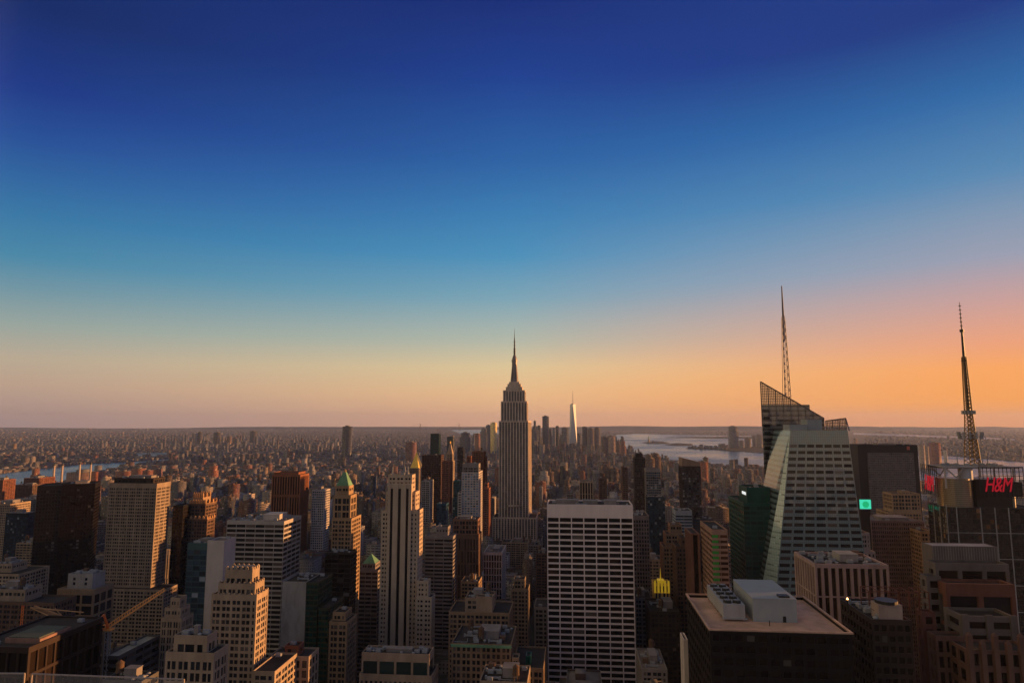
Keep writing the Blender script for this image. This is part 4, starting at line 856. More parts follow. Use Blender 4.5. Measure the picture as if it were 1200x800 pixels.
# ---- faceted glass tower with spire
def facet_tower():
    cx, _ = at(945, 600, 570)
    b = Bld('faceted_tower', 'huge faceted crystal glass tower with a slanted screen top and lattice spire', 'building', (cx, 570, 0))
    wallm, tn, pn = newmat('curtain_wall')
    # storey-high pale bands and dark bands, drawn in the wall's own metres
    def cw(name, band, glassc, fh=4.1, bw=1.6, wh=.42, group=0.0, rough=.1):
        if name in MATS: return MATS[name]
        m, t, p = newmat(name); uv = t.nodes.new('ShaderNodeUVMap'); s = t.nodes.new('ShaderNodeSeparateXYZ'); t.links.new(uv.outputs[0], s.inputs[0])
        def mth(op, a, bb=None):
            n = t.nodes.new('ShaderNodeMath'); n.operation = op
            for i, v in enumerate((a, bb)):
                if v is None: continue
                if isinstance(v, (int, float)): n.inputs[i].default_value = v
                else: t.links.new(v, n.inputs[i])
            return n.outputs[0]
        fv = mth('FRACT', mth('DIVIDE', s.outputs[1], fh)); fu = mth('FRACT', mth('DIVIDE', s.outputs[0], bw))
        win = mth('LESS_THAN', fv, wh); mul = mth('LESS_THAN', fu, .10); mh = mth('LESS_THAN', mth('FRACT', mth('DIVIDE', s.outputs[1], fh / 2)), .07)
        cell = t.nodes.new('ShaderNodeCombineXYZ'); t.links.new(mth('FLOOR', mth('DIVIDE', s.outputs[0], bw * 2)), cell.inputs[0]); t.links.new(mth('FLOOR', mth('DIVIDE', s.outputs[1], fh)), cell.inputs[1])
        wn = t.nodes.new('ShaderNodeTexWhiteNoise'); t.links.new(cell.outputs[0], wn.inputs['Vector'])
        dk = t.nodes.new('ShaderNodeVectorMath'); dk.operation = 'SCALE'; dk.inputs[0].default_value = glassc; t.links.new(mth('ADD', mth('MULTIPLY', wn.outputs[0], 1.2), .4), dk.inputs['Scale'])
        m1 = t.nodes.new('ShaderNodeMix'); m1.data_type = 'RGBA'; t.links.new(win, m1.inputs[0]); m1.inputs[6].default_value = (*band, 1); t.links.new(dk.outputs[0], m1.inputs[7])
        m2 = t.nodes.new('ShaderNodeMix'); m2.data_type = 'RGBA'; t.links.new(mth('MAXIMUM', mul, mh), m2.inputs[0]); t.links.new(m1.outputs[2], m2.inputs[6]); m2.inputs[7].default_value = (band[0] * .45, band[1] * .45, band[2] * .45, 1)
        t.links.new(m2.outputs[2], p.inputs['Base Color']); p.inputs['Roughness'].default_value = rough; p.inputs['Specular IOR Level'].default_value = 1.0
        sb = t.nodes.new('ShaderNodeVectorMath'); sb.operation = 'SUBTRACT'; sb.inputs[1].default_value = (.5, .5, .5); t.links.new(wn.outputs['Color'], sb.inputs[0])
        s2 = t.nodes.new('ShaderNodeVectorMath'); s2.operation = 'SCALE'; s2.inputs['Scale'].default_value = .03; t.links.new(sb.outputs[0], s2.inputs[0])
        g = t.nodes.new('ShaderNodeNewGeometry'); a2 = t.nodes.new('ShaderNodeVectorMath'); a2.operation = 'ADD'; t.links.new(g.outputs['Normal'], a2.inputs[0]); t.links.new(s2.outputs[0], a2.inputs[1])
        nn = t.nodes.new('ShaderNodeVectorMath'); nn.operation = 'NORMALIZE'; t.links.new(a2.outputs[0], nn.inputs[0]); t.links.new(nn.outputs[0], p.inputs['Normal'])
        MATS[name] = m; return m
    front = cw('curtain_wall_pale', (.125, .19, .21), (.10, .11, .10), wh=-1); side = cw('curtain_wall_blue', (.12, .18, .20), (.012, .018, .02)); bright = cw('curtain_wall_bright', (.40, .54, .50), (.28, .40, .36), wh=.3); rear = cw('curtain_wall_grey', (.16, .16, .155), (.03, .03, .032))  # same glazing; the corner facet's bright reflection is put into its colour
    def face(name, pts, mat):
        """a planar face, u along its foot and v up its own slope, in metres"""
        m = MB(); P_ = [Vector(q) for q in pts]
        low = sorted(P_, key=lambda q: q.z)[:2]; nrm = (P_[1] - P_[0]).cross(P_[2] - P_[0]).normalized(); u = Vector((0, 0, 1)).cross(nrm).normalized(); 
        k = len(m.v); m.v += [tuple(q) for q in P_]; m.f.append(tuple(range(len(P_)))); m.uv.append((0, [(q.dot(u), q.z) for q in P_]))
        return m.build(name, mat, b.root)
    # front mass: top outline and foot outline
    yf = 540; xT0, zT = at(926.5, 508, yf + 6); xT1, zT2 = at(993, 500, yf + 6); zT = zT2 = (zT + zT2) / 2
    TLf = (xT0, yf + 6, zT); TRf = (xT1, yf + 6, zT); TLb = (xT0 + 1, yf + 52, zT); TRb = (xT1 - 1, yf + 52, zT)
    def px_on(px, py, Y): return at(px, py, Y)[0]
    xb0 = px_on(909, 700, yf - 2); s0 = (px_on(909, 700, yf) - xT0) / (zT - at(909, 700, yf)[1])
    BL2 = (xT0 + s0 * zT, yf - 6, 0); BL1 = (xT0 + s0 * zT - 16, yf + 18, 0); BLb = (xT0 + s0 * zT - 18, yf + 62, 0)
    xr = px_on(1013, 650, yf + 2); s1 = (xr - xT1) / (zT - at(1013, 650, yf)[1])
    BR2 = (xT1 + s1 * zT, yf - 6, 0); BRb = (xT1 + s1 * zT + 2, yf + 62, 0)
    # the corner facet is a long triangle from the top corner down to BL1-BL2
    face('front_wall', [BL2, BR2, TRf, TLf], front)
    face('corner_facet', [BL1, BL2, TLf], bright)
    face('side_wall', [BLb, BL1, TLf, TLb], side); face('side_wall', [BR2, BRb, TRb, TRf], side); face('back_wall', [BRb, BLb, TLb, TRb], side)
    m = MB(); m.poly([TLf, TRf, TRb, TLb]); m.build('roof', tar, b.root)
    # dark window runs on the front wall, seven to a storey
    A, B, C, D = Vector(BL2), Vector(BR2), Vector(TRf), Vector(TLf); cnt = 0
    wm = glass('facet_window', (.012, .013, .014), .08, .12, (.13, .12, .11), spec=.3); rest = MB(); nrm = (B - A).cross(D - A).normalized()
    for k in range(46):
        zz = zT - 11 - 5.0 * k
        t0 = zz / zT; t1 = (zz - 2.4) / zT
        if t1 <= 0: break
        e0, e1 = A.lerp(D, t0), B.lerp(C, t0); f0, f1 = A.lerp(D, t1), B.lerp(C, t1); Lw = (e1 - e0).length; nseg = 7
        for i in range(nseg):
            a0, a1 = (i + .09) / nseg, (i + .91) / nseg
            q = [f0.lerp(f1, a0), f0.lerp(f1, a1), e0.lerp(e1, a1), e0.lerp(e1, a0)]; q = [tuple(v + nrm * .08) for v in q]
            if cnt < 98:
                mw = MB(); mw.quad(*q, uv=[(.5, .5)] * 4); mw.build('window', wm, b.root); cnt += 1
            else: rest.quad(*q, uv=[(i + .5, k + .5)] * 4)
    o = rest.build('window_glazing', wm, b.root); o['kind'] = 'stuff'
    # rear slab, taller, with the slanted see-through screen
    Yr = 600; xa, _ = at(894.5, 520, Yr); xe, _ = at(967.5, 520, Yr); zbody = at(930, 474, Yr)[1]
    zl = at(894, 447, Yr)[1]; zr_ = at(967, 490, Yr)[1]; zend = zat(xe, Yr, 500)
    xbk = xa * (Yr + 45) / Yr - 1.2
    face('rear_wall', [(xa - 1, Yr - 1, 0), (xe + 4, Yr - 1, 0), (xe, Yr, zr_ - 1), (at(949, 480, Yr)[0], Yr, zbody - 5), (at(949, 480, Yr)[0], Yr, zbody), (at(904, 474, Yr)[0], Yr, zbody), (xa, Yr, zbody)], rear)
    face('rear_wall', [(xbk, Yr + 45, 0), (xa - 1, Yr - 1, 0), (xa, Yr, zl), (xbk, Yr + 42, zl - 8)], rear)
    face('rear_wall', [(xe + 4, Yr - 1, 0), (xe + 4, Yr + 45, 0), (xe, Yr + 42, zr_ - 2), (xe, Yr, zr_)], rear)
    m = MB(); m.poly([(0, 0, 0)] * 3) if False else None; m.prism([(xa + .5, Yr + .5), (xe - .5, Yr + .5), (xe - .5, Yr + 44), (xbk + .8, Yr + 44)], 0, zend - 1); m.build('core', greystone, b.root)
    m = MB(); m.box(at(904, 474, Yr)[0], at(945, 474, Yr)[0], Yr + 6, Yr + 30, zend - 1.2, zbody - 1); m.build('penthouse', greystone, b.root)
    # window runs at the slab's left end
    for k in range(14):
        zz = zbody - 4 - 6.4 * k; x0_, x1_ = at(896.3, 520, Yr - 1)[0], at(903.5, 520, Yr - 1)[0]; m = MB(); m.quad((x0_, Yr - 1.3, zz - 2.6), (x1_, Yr - 1.3, zz - 2.6), (x1_, Yr - 1.3, zz), (x0_, Yr - 1.3, zz), uv=[(.5, .5)] * 4); m.build('window', wm, b.root)
    # screens: mullions, rails and panes
    def screen(xp, xq, zp, zq, zb_, y, nv):
        m = MB(); zt = lambda x: zp + (zq - zp) * (x - xp) / (xq - xp)
        for i in range(nv + 1):
            x = xp + (xq - xp) * i / nv; m.bar((x, y, zb_), (x, y, zt(x)), .35 if i % 4 else .7)
        m.bar((xp, y, zp), (xq, y, zq), .9)
        z = zb_
        while z < max(zp, zq):
            # rail runs to where the slanted edge cuts it
            f = (z - zp) / (zq - zp); xc = xp + (xq - xp) * min(max(f, 0), 1)
            if zp > zq: m.bar((xp, y, z), (xc if z > zq else xq, y, z), .35)
            else: m.bar((xc if z > zp else xp, y, z), (xq, y, z), .35)
            z += 2.2
        m.build('screen_frame', wall('screen_metal', (.12, .10, .09), .5), b.root)
        g = MB(); g.poly([(xp, y + .3, zb_), (xq, y + .3, zb_), (xq, y + .3, zq), (xp, y + .3, zp)])
        mt, t, p = newmat('clear_screen_glass') if 'clear_screen_glass' not in MATS else (MATS['clear_screen_glass'], None, None)
        if t:
            p.inputs['Base Color'].default_value = (.22, .20, .17, 1); p.inputs['Roughness'].default_value = .15; p.inputs['Alpha'].default_value = .5; MATS['clear_screen_glass'] = mt
        g.build('screen_glass', mt, b.root)
    screen(xa, xe, zl, zr_, zend, Yr + .3, 34)
    xa2, xe2 = at(968, 500, Yr - 20)[0], at(991, 491, Yr - 20)[0]
    screen(xa2, xe2, at(968, 493, Yr - 20)[1], at(991, 490, Yr - 20)[1], zT - 1, Yr - 20, 12)
    screen_z = zT
    m = MB(); m.bar((xe2, Yr - 20, at(991, 490, Yr - 20)[1]), (TRf[0] + 1.2, yf + 6, zT), .8); m.build('screen_edge', MATS['screen_metal'], b.root)
    # pale plant boxes on the front roof
    for u0, u1, v0, v1, yy in ((925, 946, 498, 505.5, yf + 14), (946, 963, 492, 505, yf + 20)):
        X0, zz = at(u0, v0, yy); X1, _ = at(u1, v0, yy); m = MB(); m.box(X0, X1, yy, yy + 16, zT - .1, zz); m.box(X0 - .2, X1 + .2, yy - .2, yy + 16.2, zz, zz + .4); m.build('plant_box', wall('pale_blue_panel', (.30, .33, .34), .6, .12), b.root)
    # spire
    Ys = Yr + 16; X, zb_ = at(922.5, 466, Ys); zt_ = zat(X, Ys, 335); H = zt_ - zb_; m = MB()
    w0, w1 = 2.7, .5; nn_ = 30
    def ww(f): return w0 + (w1 - w0) * f if f < .72 else .55 - (f - .72) * 1.2
    for sx, sy in ((-1, -1), (1, -1), (1, 1), (-1, 1)):
        for k in range(nn_):
            f, g = k / nn_, (k + 1) / nn_
            m.bar((X + sx * ww(f), Ys + sy * ww(f), zb_ + H * f), (X + sx * ww(g), Ys + sy * ww(g), zb_ + H * g), .62 - .35 * f)
    for k in range(nn_ - 8):
        f, g = k / nn_, (k + 1) / nn_; z0_, z1_ = zb_ + H * f, zb_ + H * g; a, c = ww(f), ww(g); q = 1 if k % 2 else -1
        m.bar((X - a * q, Ys - a, z0_), (X + c * q, Ys - c, z1_), .3); m.bar((X + a, Ys - a * q, z0_), (X + c, Ys + c * q, z1_), .3)
        m.bar((X - a, Ys - a, z0_), (X + a, Ys - a, z0_), .28)
    m.bar((X, Ys, zb_ + H * .5), (X, Ys, zt_), .9, .3); m.bar((X - 1.6, Ys, zb_), (X - .7, Ys, zb_ + H * .7), 1.1, .8)
    m.build('spire', wall('spire_metal', (.22, .20, .22), .5), b.root)
    HEROES.append((893, 1016, 447, 700, 540)); FOOT.append((xa - 20, xr + 20, yf - 12, Yr + 60))
facet_tower()
# ---- the sign tower
def sign_tower():
    Y = 560; XL, ztop = at(1108, 590, Y)
    body = wall('smoked_frame', (.035, .03, .028), .4); d_ = dep(1108, 1087, 560, Y)
    x1 = at(1215, 590, Y)[0]
    st = St(fh=4, bw=3.2, pw=.22, sh=.8, d=.3, tb=1, wall=body, g=glass('mirror_glass', (.02, .017, .014), .06, .05, (.25, .12, .05), spec=.9))
    b = Bld('sign_tower', 'dark mirror glass tower carrying red lettered roof signs and a broadcast mast', 'building', (XL, Y, 0))
    zb = at(1108, 594, Y)[1]; zdeck = at(1108, 547, Y)[1]
    b.tier(XL, x1, Y, Y + d_, 0, zb, st)
    # pale vertical lines on the glass
    for u in (1121, 1149, 1166, 1182): x = at(u, 600, Y)[0]; m = MB(); m.box(x - .35, x + .35, Y - .35, Y - .02, 0, zb); m.build('fin', steel, b.root)
    for i in range(1, 3): m = MB(); yy = Y + d_ * i / 3; m.box(XL - .35, XL - .02, yy - .3, yy + .3, 0, zb); m.build('fin', steel, b.root)
    m = MB(); m.box(XL + .02, XL + .5, Y - .3, Y + .02, 0, zb + 2); m.build('fin', steel, b.root)
    for k in range(1, 9): z_ = zb - k * 19.5; m = MB(); m.box(XL, x1, Y - .3, Y - .02, z_, z_ + .45); m.build('fin', steel, b.root)
    # banded drum and dark blocks between body and deck
    xd, _ = at(1129, 575, Y); m = MB(); m.cyl(xd, Y + 13, 12.2, zb - 1.5, at(1129, 561, Y)[1], 28)
    zz = zb
    m.build('drum', wall('drum_metal', (.20, .17, .13), .35, .15, .6), b.root)
    m = MB()
    while zz < at(1129, 562, Y)[1]: m.cyl(xd, Y + 13, 12.5, zz, zz + .5, 28); zz += 1.5
    m.build('drum_rib', wall('rib_metal', (.28, .25, .2), .35, .15, .5), b.root)
    xa, xb = at(1146, 575, Y + 4)[0], at(1190, 575, Y + 4)[0]; m = MB(); m.box(xa, xb, Y + 6, Y + 30, zb - 1.5, at(1150, 562, Y)[1]); m.build('plant_room', body, b.root)
    xa = at(1109, 575, Y + 4)[0]; m = MB(); m.box(xa, xd - 11, Y + 8, Y + 30, zb - 1.5, at(1129, 561, Y)[1]); m.build('plant_room', black, b.root)
    m = MB(); xx = at(1138, 553, Y)[0]; m.cyl(xx, Y + 8, 5, at(1129, 561, Y)[1] - 1, zdeck + .5, 16); m.build('dish', wall('pale_dish', (.42, .44, .5), .6), b.root)
    m = MB(); xs = at(1188, 575, Y)[0]; m.cyl(xs + 3, Y + 8, 2.2, zb - 1, at(1190, 560, Y)[1], 12); m.build('corner_drum', wall('rib_metal', (.28, .25, .2), .35), b.root)
    # deck truss
    m = MB(); ya, yb = Y + 1, Y + d_ - 2; xq = at(1199, 547, Y)[0]
    zlow = at(1129, 560, Y)[1]
    for yy in (ya, yb):
        m.bar((XL, yy, zdeck), (xq, yy, zdeck), 1.3)
        for u in (1108, 1149, 1188): x = at(u, 550, Y)[0]; m.bar((x, yy, zlow - (8 if u != 1149 else 0)), (x, yy, zdeck), 1.0)
        x_ = [at(u, 550, Y)[0] for u in (1108, 1118, 1130, 1138, 1149)]
        m.bar((x_[0], yy, zdeck), (x_[1] + 2, yy, zlow), .8); m.bar((x_[1] + 2, yy, zlow), (x_[2], yy, zdeck), .8)
    for u in (1108, 1149, 1188): x = at(u, 550, Y)[0]; m.bar((x, ya, zdeck), (x, yb, zdeck), 1.0)
    m.build('deck_truss', wall('truss_white', (.40, .38, .37), .5), b.root)
    # sign frames: open lattices with letters
    def frame(p0, p1, z0, z1, nu, nv, name='sign_frame'):
        m = MB(); p0, p1 = Vector((*p0, 0)), Vector((*p1, 0))
        for i in range(nu + 1): q = p0.lerp(p1, i / nu); m.bar((q.x, q.y, z0), (q.x, q.y, z1), .38)
        for k in range(nv + 1): z = z0 + (z1 - z0) * k / nv; m.bar((p0.x, p0.y, z), (p1.x, p1.y, z), .34)
        m.build(name, dkmetal, b.root)
    z0, z1 = at(1160, 583, Y)[1], at(1160, 547, Y)[1]
    xf0, xf1 = at(1147, 565, Y)[0], at(1199, 565, Y)[0]
    frame((xf0, Y - 1), (xf1, Y - 1), z0, z1, 11, 7)
    # flank frame
    yk = Y + 8; y2 = Y + 8; xk0, xk1 = at(1085, 565, Y + 40)[0], at(1108, 565, Y + 6)[0]
    frame((xk0 - 2, Y + 42), (XL - 3, Y + 4), z0, z1, 8, 7)
    red = plain('sign_red', (.65, .01, .03), .4, 0, (.8, .01, .04), .13)
    m = MB(); m.box(xf0 + .5, xf1 - 1, Y - .4, Y + .2, z0 + 1, z0 + (z1 - z0) * .52); m.build('sign_backing', body, b.root)
    def letters(size, loc, rot, nm='lettering'):
        cu = bpy.data.curves.new(nm, 'FONT'); cu.body = 'H&M'; cu.size = size; cu.shear = .35; cu.extrude = .25; cu.offset = 0.0; cu.align_x = 'CENTER'; cu.space_character = .92
        me_o = bpy.data.objects.new(nm, cu); COL.objects.link(me_o); me_o.parent = b.root; me_o.data.materials.append(red)
        me_o.location = (loc[0] - XL, loc[1] - Y, loc[2]); me_o.rotation_euler = rot; me_o.scale = (.78, 1.28, 1)
        bpy.context.view_layer.update(); dm = bpy.data.meshes.new_from_object(me_o); dm.materials.clear(); dm.materials.append(red)
        o2 = bpy.data.objects.new(nm, dm); COL.objects.link(o2); o2.parent = b.root; o2.location = me_o.location; o2.rotation_euler = rot; o2.scale = me_o.scale; bpy.data.objects.remove(me_o)
        return o2
    hz = (z1 - z0)
    letters(12.6, ((at(1167.5, 568, Y)[0]), Y - 1.8, at(1167, 575.5, Y)[1]), (R(90), 0, 0))
    dx, dy = (XL - 3) - (xk0 - 2), (Y + 4) - (Y + 42); ang = math.atan2(dy, dx)
    letters(14, ((XL - 3 + xk0 - 2) / 2 - .8, Y + 22.5, at(1095, 574.5, Y + 20)[1]), (R(90), 0, ang))
    # broadcast mast
    Ym = Y + 24; X, zb0 = at(1140, 545, Ym); zt = zat(X, Ym, 354); H = zt - zb0
    m = MB()
    zs = lambda py: zat(X, Ym, py)
    w = [(545, 4.2), (520, 3.3), (512, 2.8), (484, 2.0), (445, 1.5), (418, 1.1)]
    for (pa, wa), (pb, wb) in zip(w, w[1:]):
        za, zc = zs(pa), zs(pb); n = max(2, int((zc - za) / 3))
        for sx, sy in ((-1, -1), (1, -1), (1, 1), (-1, 1)): m.bar((X + sx * wa, Ym + sy * wa, za), (X + sx * wb, Ym + sy * wb, zc), .7)
        for k in range(n):
            f, g = k / n, (k + 1) / n; a, c = wa + (wb - wa) * f, wa + (wb - wa) * g; z0_, z1_ = za + (zc - za) * f, za + (zc - za) * g
            for q in (1, -1): m.bar((X - a * q, Ym - a, z0_), (X + c * q, Ym - c, z1_), .4); m.bar((X - a * q, Ym + a, z0_), (X + c * q, Ym + c, z1_), .4); m.bar((X + a, Ym - a * q, z0_), (X + c, Ym + c * q, z1_), .4)
            m.bar((X - a, Ym - a, z0_), (X + a, Ym - a, z0_), .4)
    m.build('lattice_mast', wall('mast_ochre', (.20, .13, .06), .6), b.root)
    m = MB(); m.cyl(X, Ym, 1.5, zs(484), zs(418), 10, 1.1); m.cyl(X, Ym, 1.1, zs(418), zs(387), 10, .8); m.cyl(X, Ym, .45, zs(387), zt, 8, .2)
    for k in range(7): m.cyl(X, Ym, .9, zs(387) + k * 3.4, zs(387) + k * 3.4 + .7, 8)
    for py in (423, 444, 470): m.cyl(X, Ym, 2.3, zs(py), zs(py) + .5, 12)
    m.cyl(X, Ym, 1.6, zs(389), zs(386), 10)
    m.build('mast_antenna', dkmetal, b.root)
    m = MB(); r_ = random.Random(4)
    for py, r0 in ((484, 4.2), (509, 8.5), (513, 8.0)):
        m.cyl(X, Ym, r0 * .75, zs(py), zs(py) + .5, 12)
        for k in range(12): a = k * math.pi / 6; m.box(X + r0 * math.cos(a) - .6, X + r0 * math.cos(a) + .6, Ym + r0 * math.sin(a) - .6, Ym + r0 * math.sin(a) + .6, zs(py) - .8, zs(py) + 2.2); m.bar((X, Ym, zs(py) + .3), (X + r0 * math.cos(a), Ym + r0 * math.sin(a), zs(py) + .3), .4)
    m.build('mast_platform', steel, b.root)
    m = MB()
    for u, v0 in ((1117, 515), (1125, 509), (1146, 505), (1152, 512)): x = at(u, 540, Ym)[0]; m = MB(); m.bar((x, Ym - 6, zdeck), (x, Ym - 6, zat(x, Ym - 6, v0)), .5, .3); m.bar((x - 1.5, Ym - 6, zat(x, Ym - 6, v0 + 5)), (x + 1.5, Ym - 6, zat(x, Ym - 6, v0 + 5)), .3); m.build('antenna', steel, b.root)
    for k in range(12):
        x = r_.uniform(XL + 3, xq - 6); yy = r_.uniform(Y + 6, Y + d_ - 6); o = inst('air_conditioner', AC, b.root, (x - XL, yy - Y, zdeck)); 
    m = MB(); m.box(XL + 1, xq - 1, Y + 3, Y + d_ - 4, zdeck - 1.2, zdeck - .6); m.build('roof', tar, b.root)
    HEROES.append((1085, 1200, 545, 800, Y)); FOOT.append((XL - 12, x1 + 5, Y - 5, Y + d_ + 5))
    b.finish(680)
sign_tower()
hero('brick_building', 'orange lit stone building corner squeezed between ribbed brown tower and sign tower',
     [(1079, 1092, 622, 640, 30, S(wall=sandstone, bw=3.4))], low=690, kitn=1, pent=None)

# ---- lower left: dark buildings, cranes
dk = wall('chocolate_frame', (.035, .022, .018), .6)
def lower_left():
    Y = 395
    b = hero('office_block', 'dark framed block with a long skylight roof, under the pale crane',
        [(-40, 34, 757, 330, 54, St(fh=12, bw=6, pw=1.0, sh=1.6, d=.8, tb=3.0, wall=dk, g=glr, roof=tar)),
         (34.5, 62, 757, 352, 32, St(fh=12, bw=6, pw=1.0, sh=1.6, d=.8, tb=2.5, wall=dk, g=glr, roof=tar))], low=800, kitn=3, tanks=0, pent=None)
    p = b.P[0]; z = p[5] - 1.1
    x0, y0 = plan(6, 747, z + 2.5); x1, _ = plan(50, 747, z + 2.5); _, y1 = plan(40, 732, z + 2.5)
    m = MB(); m.box(x0, x1, y0, y1, z, z + 2.4); m.build('skylight_curb', wall('rose_curb', (.25, .15, .12)), b.root)
    m = MB(); n = 9
    for i in range(n): xx = x0 + 1 + (x1 - x0 - 2) * i / n; m.box(xx, xx + (x1 - x0 - 2) / n * .86, y0 + 1, y1 - 1, z + 2.4, z + 2.9)
    m.build('skylight', wall('green_skylight', (.09, .105, .08), .7, .2), b.root)
    hero('office_block', 'dark terraced block with a pale cluttered flat roof, beside the orange crane',
        [(121, 139, 768, 400, dep(139, 186, 768, 400), St(fh=4.5, bw=8, pw=.6, sh=2.0, d=.5, tb=2.2, wall=wall('slate_stone', (.10, .095, .09)), g=gls, roof=wall('pale_deck', (.24, .25, .24))))], low=800, kitn=16, tanks=0, pent=None)
    hero('stone_building', 'dim low block with lit skylights, below the terraced block at the bottom edge',
        [(120, 166, 797, 330, 14, St(fh=4.5, bw=8, pw=.6, sh=2.0, d=.5, tb=2.2, wall=wall('slate_stone', (.10, .095, .09)), g=gls))], low=800, kitn=8)
lower_left()
def crane(label, base, jib_tip, tip_z, cab, hz, mat, back=True, mastb=0.0):
    X, Yc, Z = base
    t = thing('tower_crane', label, 'crane', (X, Yc, 0))
    m = MB(); w = 1.1
    for sx, sy in ((-1, -1), (1, -1), (1, 1), (-1, 1)): m.bar((X + sx * w, Yc + sy * w, mastb), (X + sx * w, Yc + sy * w, Z), .35)
    k = mastb; q = 1
    while k < Z - 3: m.bar((X - w * q, Yc - w, k), (X + w * q, Yc - w, k + 3), .2); m.bar((X + w, Yc - w * q, k), (X + w, Yc + w * q, k + 3), .2); k += 3; q = -q
    m.build('mast', steel, t)
    m = MB(); m.box(X - 2.2, X + 2.6, Yc - 2, Yc + 2, Z, Z + 1.2); m.box(X - 2.6, X - .6, Yc - 2.4, Yc - .4, Z + 1.2, Z + 3.6); m.build('cab', mat, t)
    m = MB(); m.box(X - 2.62, X - .8, Yc - 2.45, Yc - 2.41, Z + 2, Z + 3.3); m.build('cab_window', gl, t)
    a = Vector((X, Yc, Z + 1.4)); tip = Vector(jib_tip); d = (tip - a); side = Vector((-d.y, d.x, 0)).normalized(); up = d.normalized().cross(side) * -1
    if up.z < 0: up = -up
    m = MB(); n = 22
    for i in range(n):
        f, g = i / n, (i + 1) / n; w0 = 1.4 * (1 - .5 * abs(f - .35)); w1 = 1.4 * (1 - .5 * abs(g - .35)); c0_, c1_ = a + d * f, a + d * g
        for s_ in (-1, 1): m.bar(c0_ + side * s_ * w0, c1_ + side * s_ * w1, .5); m.bar(c0_ + side * s_ * w0, c1_ + up * w1 * 1.5, .3); m.bar(c0_ + side * s_ * w0, c1_ - side * s_ * w1, .16)
        m.bar(c0_ + up * w0 * 1.5, c1_ + up * w1 * 1.5, .5)
    m.build('jib', mat, t)
    if back:
        h = Vector((X, Yc, Z + hz)) - Vector((d.x, d.y, 0)).normalized() * 3; m = MB()
        bk = Vector((X, Yc, Z + 1.4)) - Vector((d.x, d.y, 0)).normalized() * 9
        for s_ in (-1, 1): m.bar(a + side * s_ * 1.2, h + side * s_ * .4, .95); m.bar(bk + side * s_ * 1.2, h + side * s_ * .4, .85); m.bar(bk + side * s_ * 1.2, a + side * s_ * 1.2, .5)
        m.build('a_frame', orange, t)
        m = MB(); m.bar(h, tip, .12); m.bar(h, bk, .12); m.build('pendant_cable', dkmetal, t)
        m = MB(); c = bk; m.box(c.x - 1.8, c.x + 1.8, c.y - 1.5, c.y + 1.5, c.z - 2.2, c.z + .8); m.build('counterweight', concrete, t)
    return t
Yc = 400; X, Z = at(127, 738, Yc); xt, zt = at(194, 691, Yc + 14)
crane('orange luffing crane with its long lattice jib raised over the rooftops', (X, Yc, Z), (xt, Yc + 14, zt), zt, None, zat(X, Yc, 719) - Z, wall('jib_orange', (.9, .42, .13), .6, .2))
Yc2 = 385; X, Z = at(78, 731, Yc2); xt, zt = at(40, 712, Yc2 + 10)
crane('pale crane with a lowered double boom, resting over the skylight roof', (X, Yc2, Z), (xt, Yc2 + 10, zt), zt, None, 0, wall('faded_crane_paint', (.40, .24, .13), .6), back=False)
t = [o for o in COL.objects if o.name.startswith('tower_crane')][-1]
m = MB(); a = at(36, 711.5, Yc2 + 10); c = at(98, 717, Yc2 - 4); m.bar((a[0], Yc2 + 10, a[1]), (c[0], Yc2 - 4, c[1]), .7, .4); m.bar((at(78, 726, Yc2)[0], Yc2, at(78, 727, Yc2)[1]), (at(60, 714, Yc2)[0], Yc2 + 3, at(60, 714, Yc2)[1]), .4); m.build('upper_boom', MATS['faded_crane_paint'], t)
Xp, Zp = at(27, 709, 392); m = MB()
pole = thing('hoist_mast', 'slim orange hoist mast standing on the skylight roof', 'mast', (Xp, 392, 0))
for sx in (-.6, .6): m.bar((Xp + sx, 392, zat(Xp, 392, 738)), (Xp + sx, 392, Zp), .35)
for k in range(8): z = zat(Xp, 392, 738) + k * (Zp - zat(Xp, 392, 738)) / 8; m.bar((Xp - .6, 392, z), (Xp + .6, 392, z + 1.6), .2)
m.build('lattice', orange, pole)
m = MB(); m.box(Xp - 2, Xp + 2.4, 390.5, 393.5, zat(Xp, 392, 738) - .5, zat(Xp, 392, 738) + .7); m.build('base', concrete, pole)
# deck parapet glass at the photographer's feet
gm, gt_, gp_ = newmat('parapet_glass'); gp_.inputs['Base Color'].default_value = (.9, .92, .9, 1); gp_.inputs['Alpha'].default_value = .06; gp_.inputs['Roughness'].default_value = .02
edgem = wall('polished_edge', (.38, .32, .27), .3)
for (u0, v0, u1, v1, lab) in ((-60, 788.5, 28, 789, 'glass parapet pane with a pale rounded edge, cut by the corner of view'), (36.5, 789.5, 215, 796, 'long glass parapet pane with a thin pale top edge, along the bottom')):
    Ya = 5.2; x0, z0 = at(u0, v0, Ya); x1, z1 = at(u1, v1, Ya); z1 = z0 + (z1 - z0)
    t = thing('glass_parapet', lab, 'glass panel', ((x0 + x1) / 2, Ya, z0 - 1.6), 'glass parapet panes')
    m = MB(); k = len(m.v)
    m.v += [(x0, Ya, z0 - 1.6), (x1, Ya, z0 - 1.6), (x1, Ya + .016, z0 - 1.6), (x0, Ya + .016, z0 - 1.6), (x0, Ya, z0), (x1, Ya, z1), (x1, Ya + .016, z1), (x0, Ya + .016, z0)]; m.f += [tuple(int(i) + k for i in q) for q in BOXF]; m.build('pane', gm, t)
    m = MB(); m.bar((x0, Ya + .008, z0), (x1, Ya + .008, z1), .009)
    m.bar((x0, Ya + .008, z0), (x0, Ya + .008, z0 - 1.6), .009); m.bar((x1, Ya + .008, z1), (x1, Ya + .008, z1 - 1.6), .009); m.build('polished_edge', edgem, t)
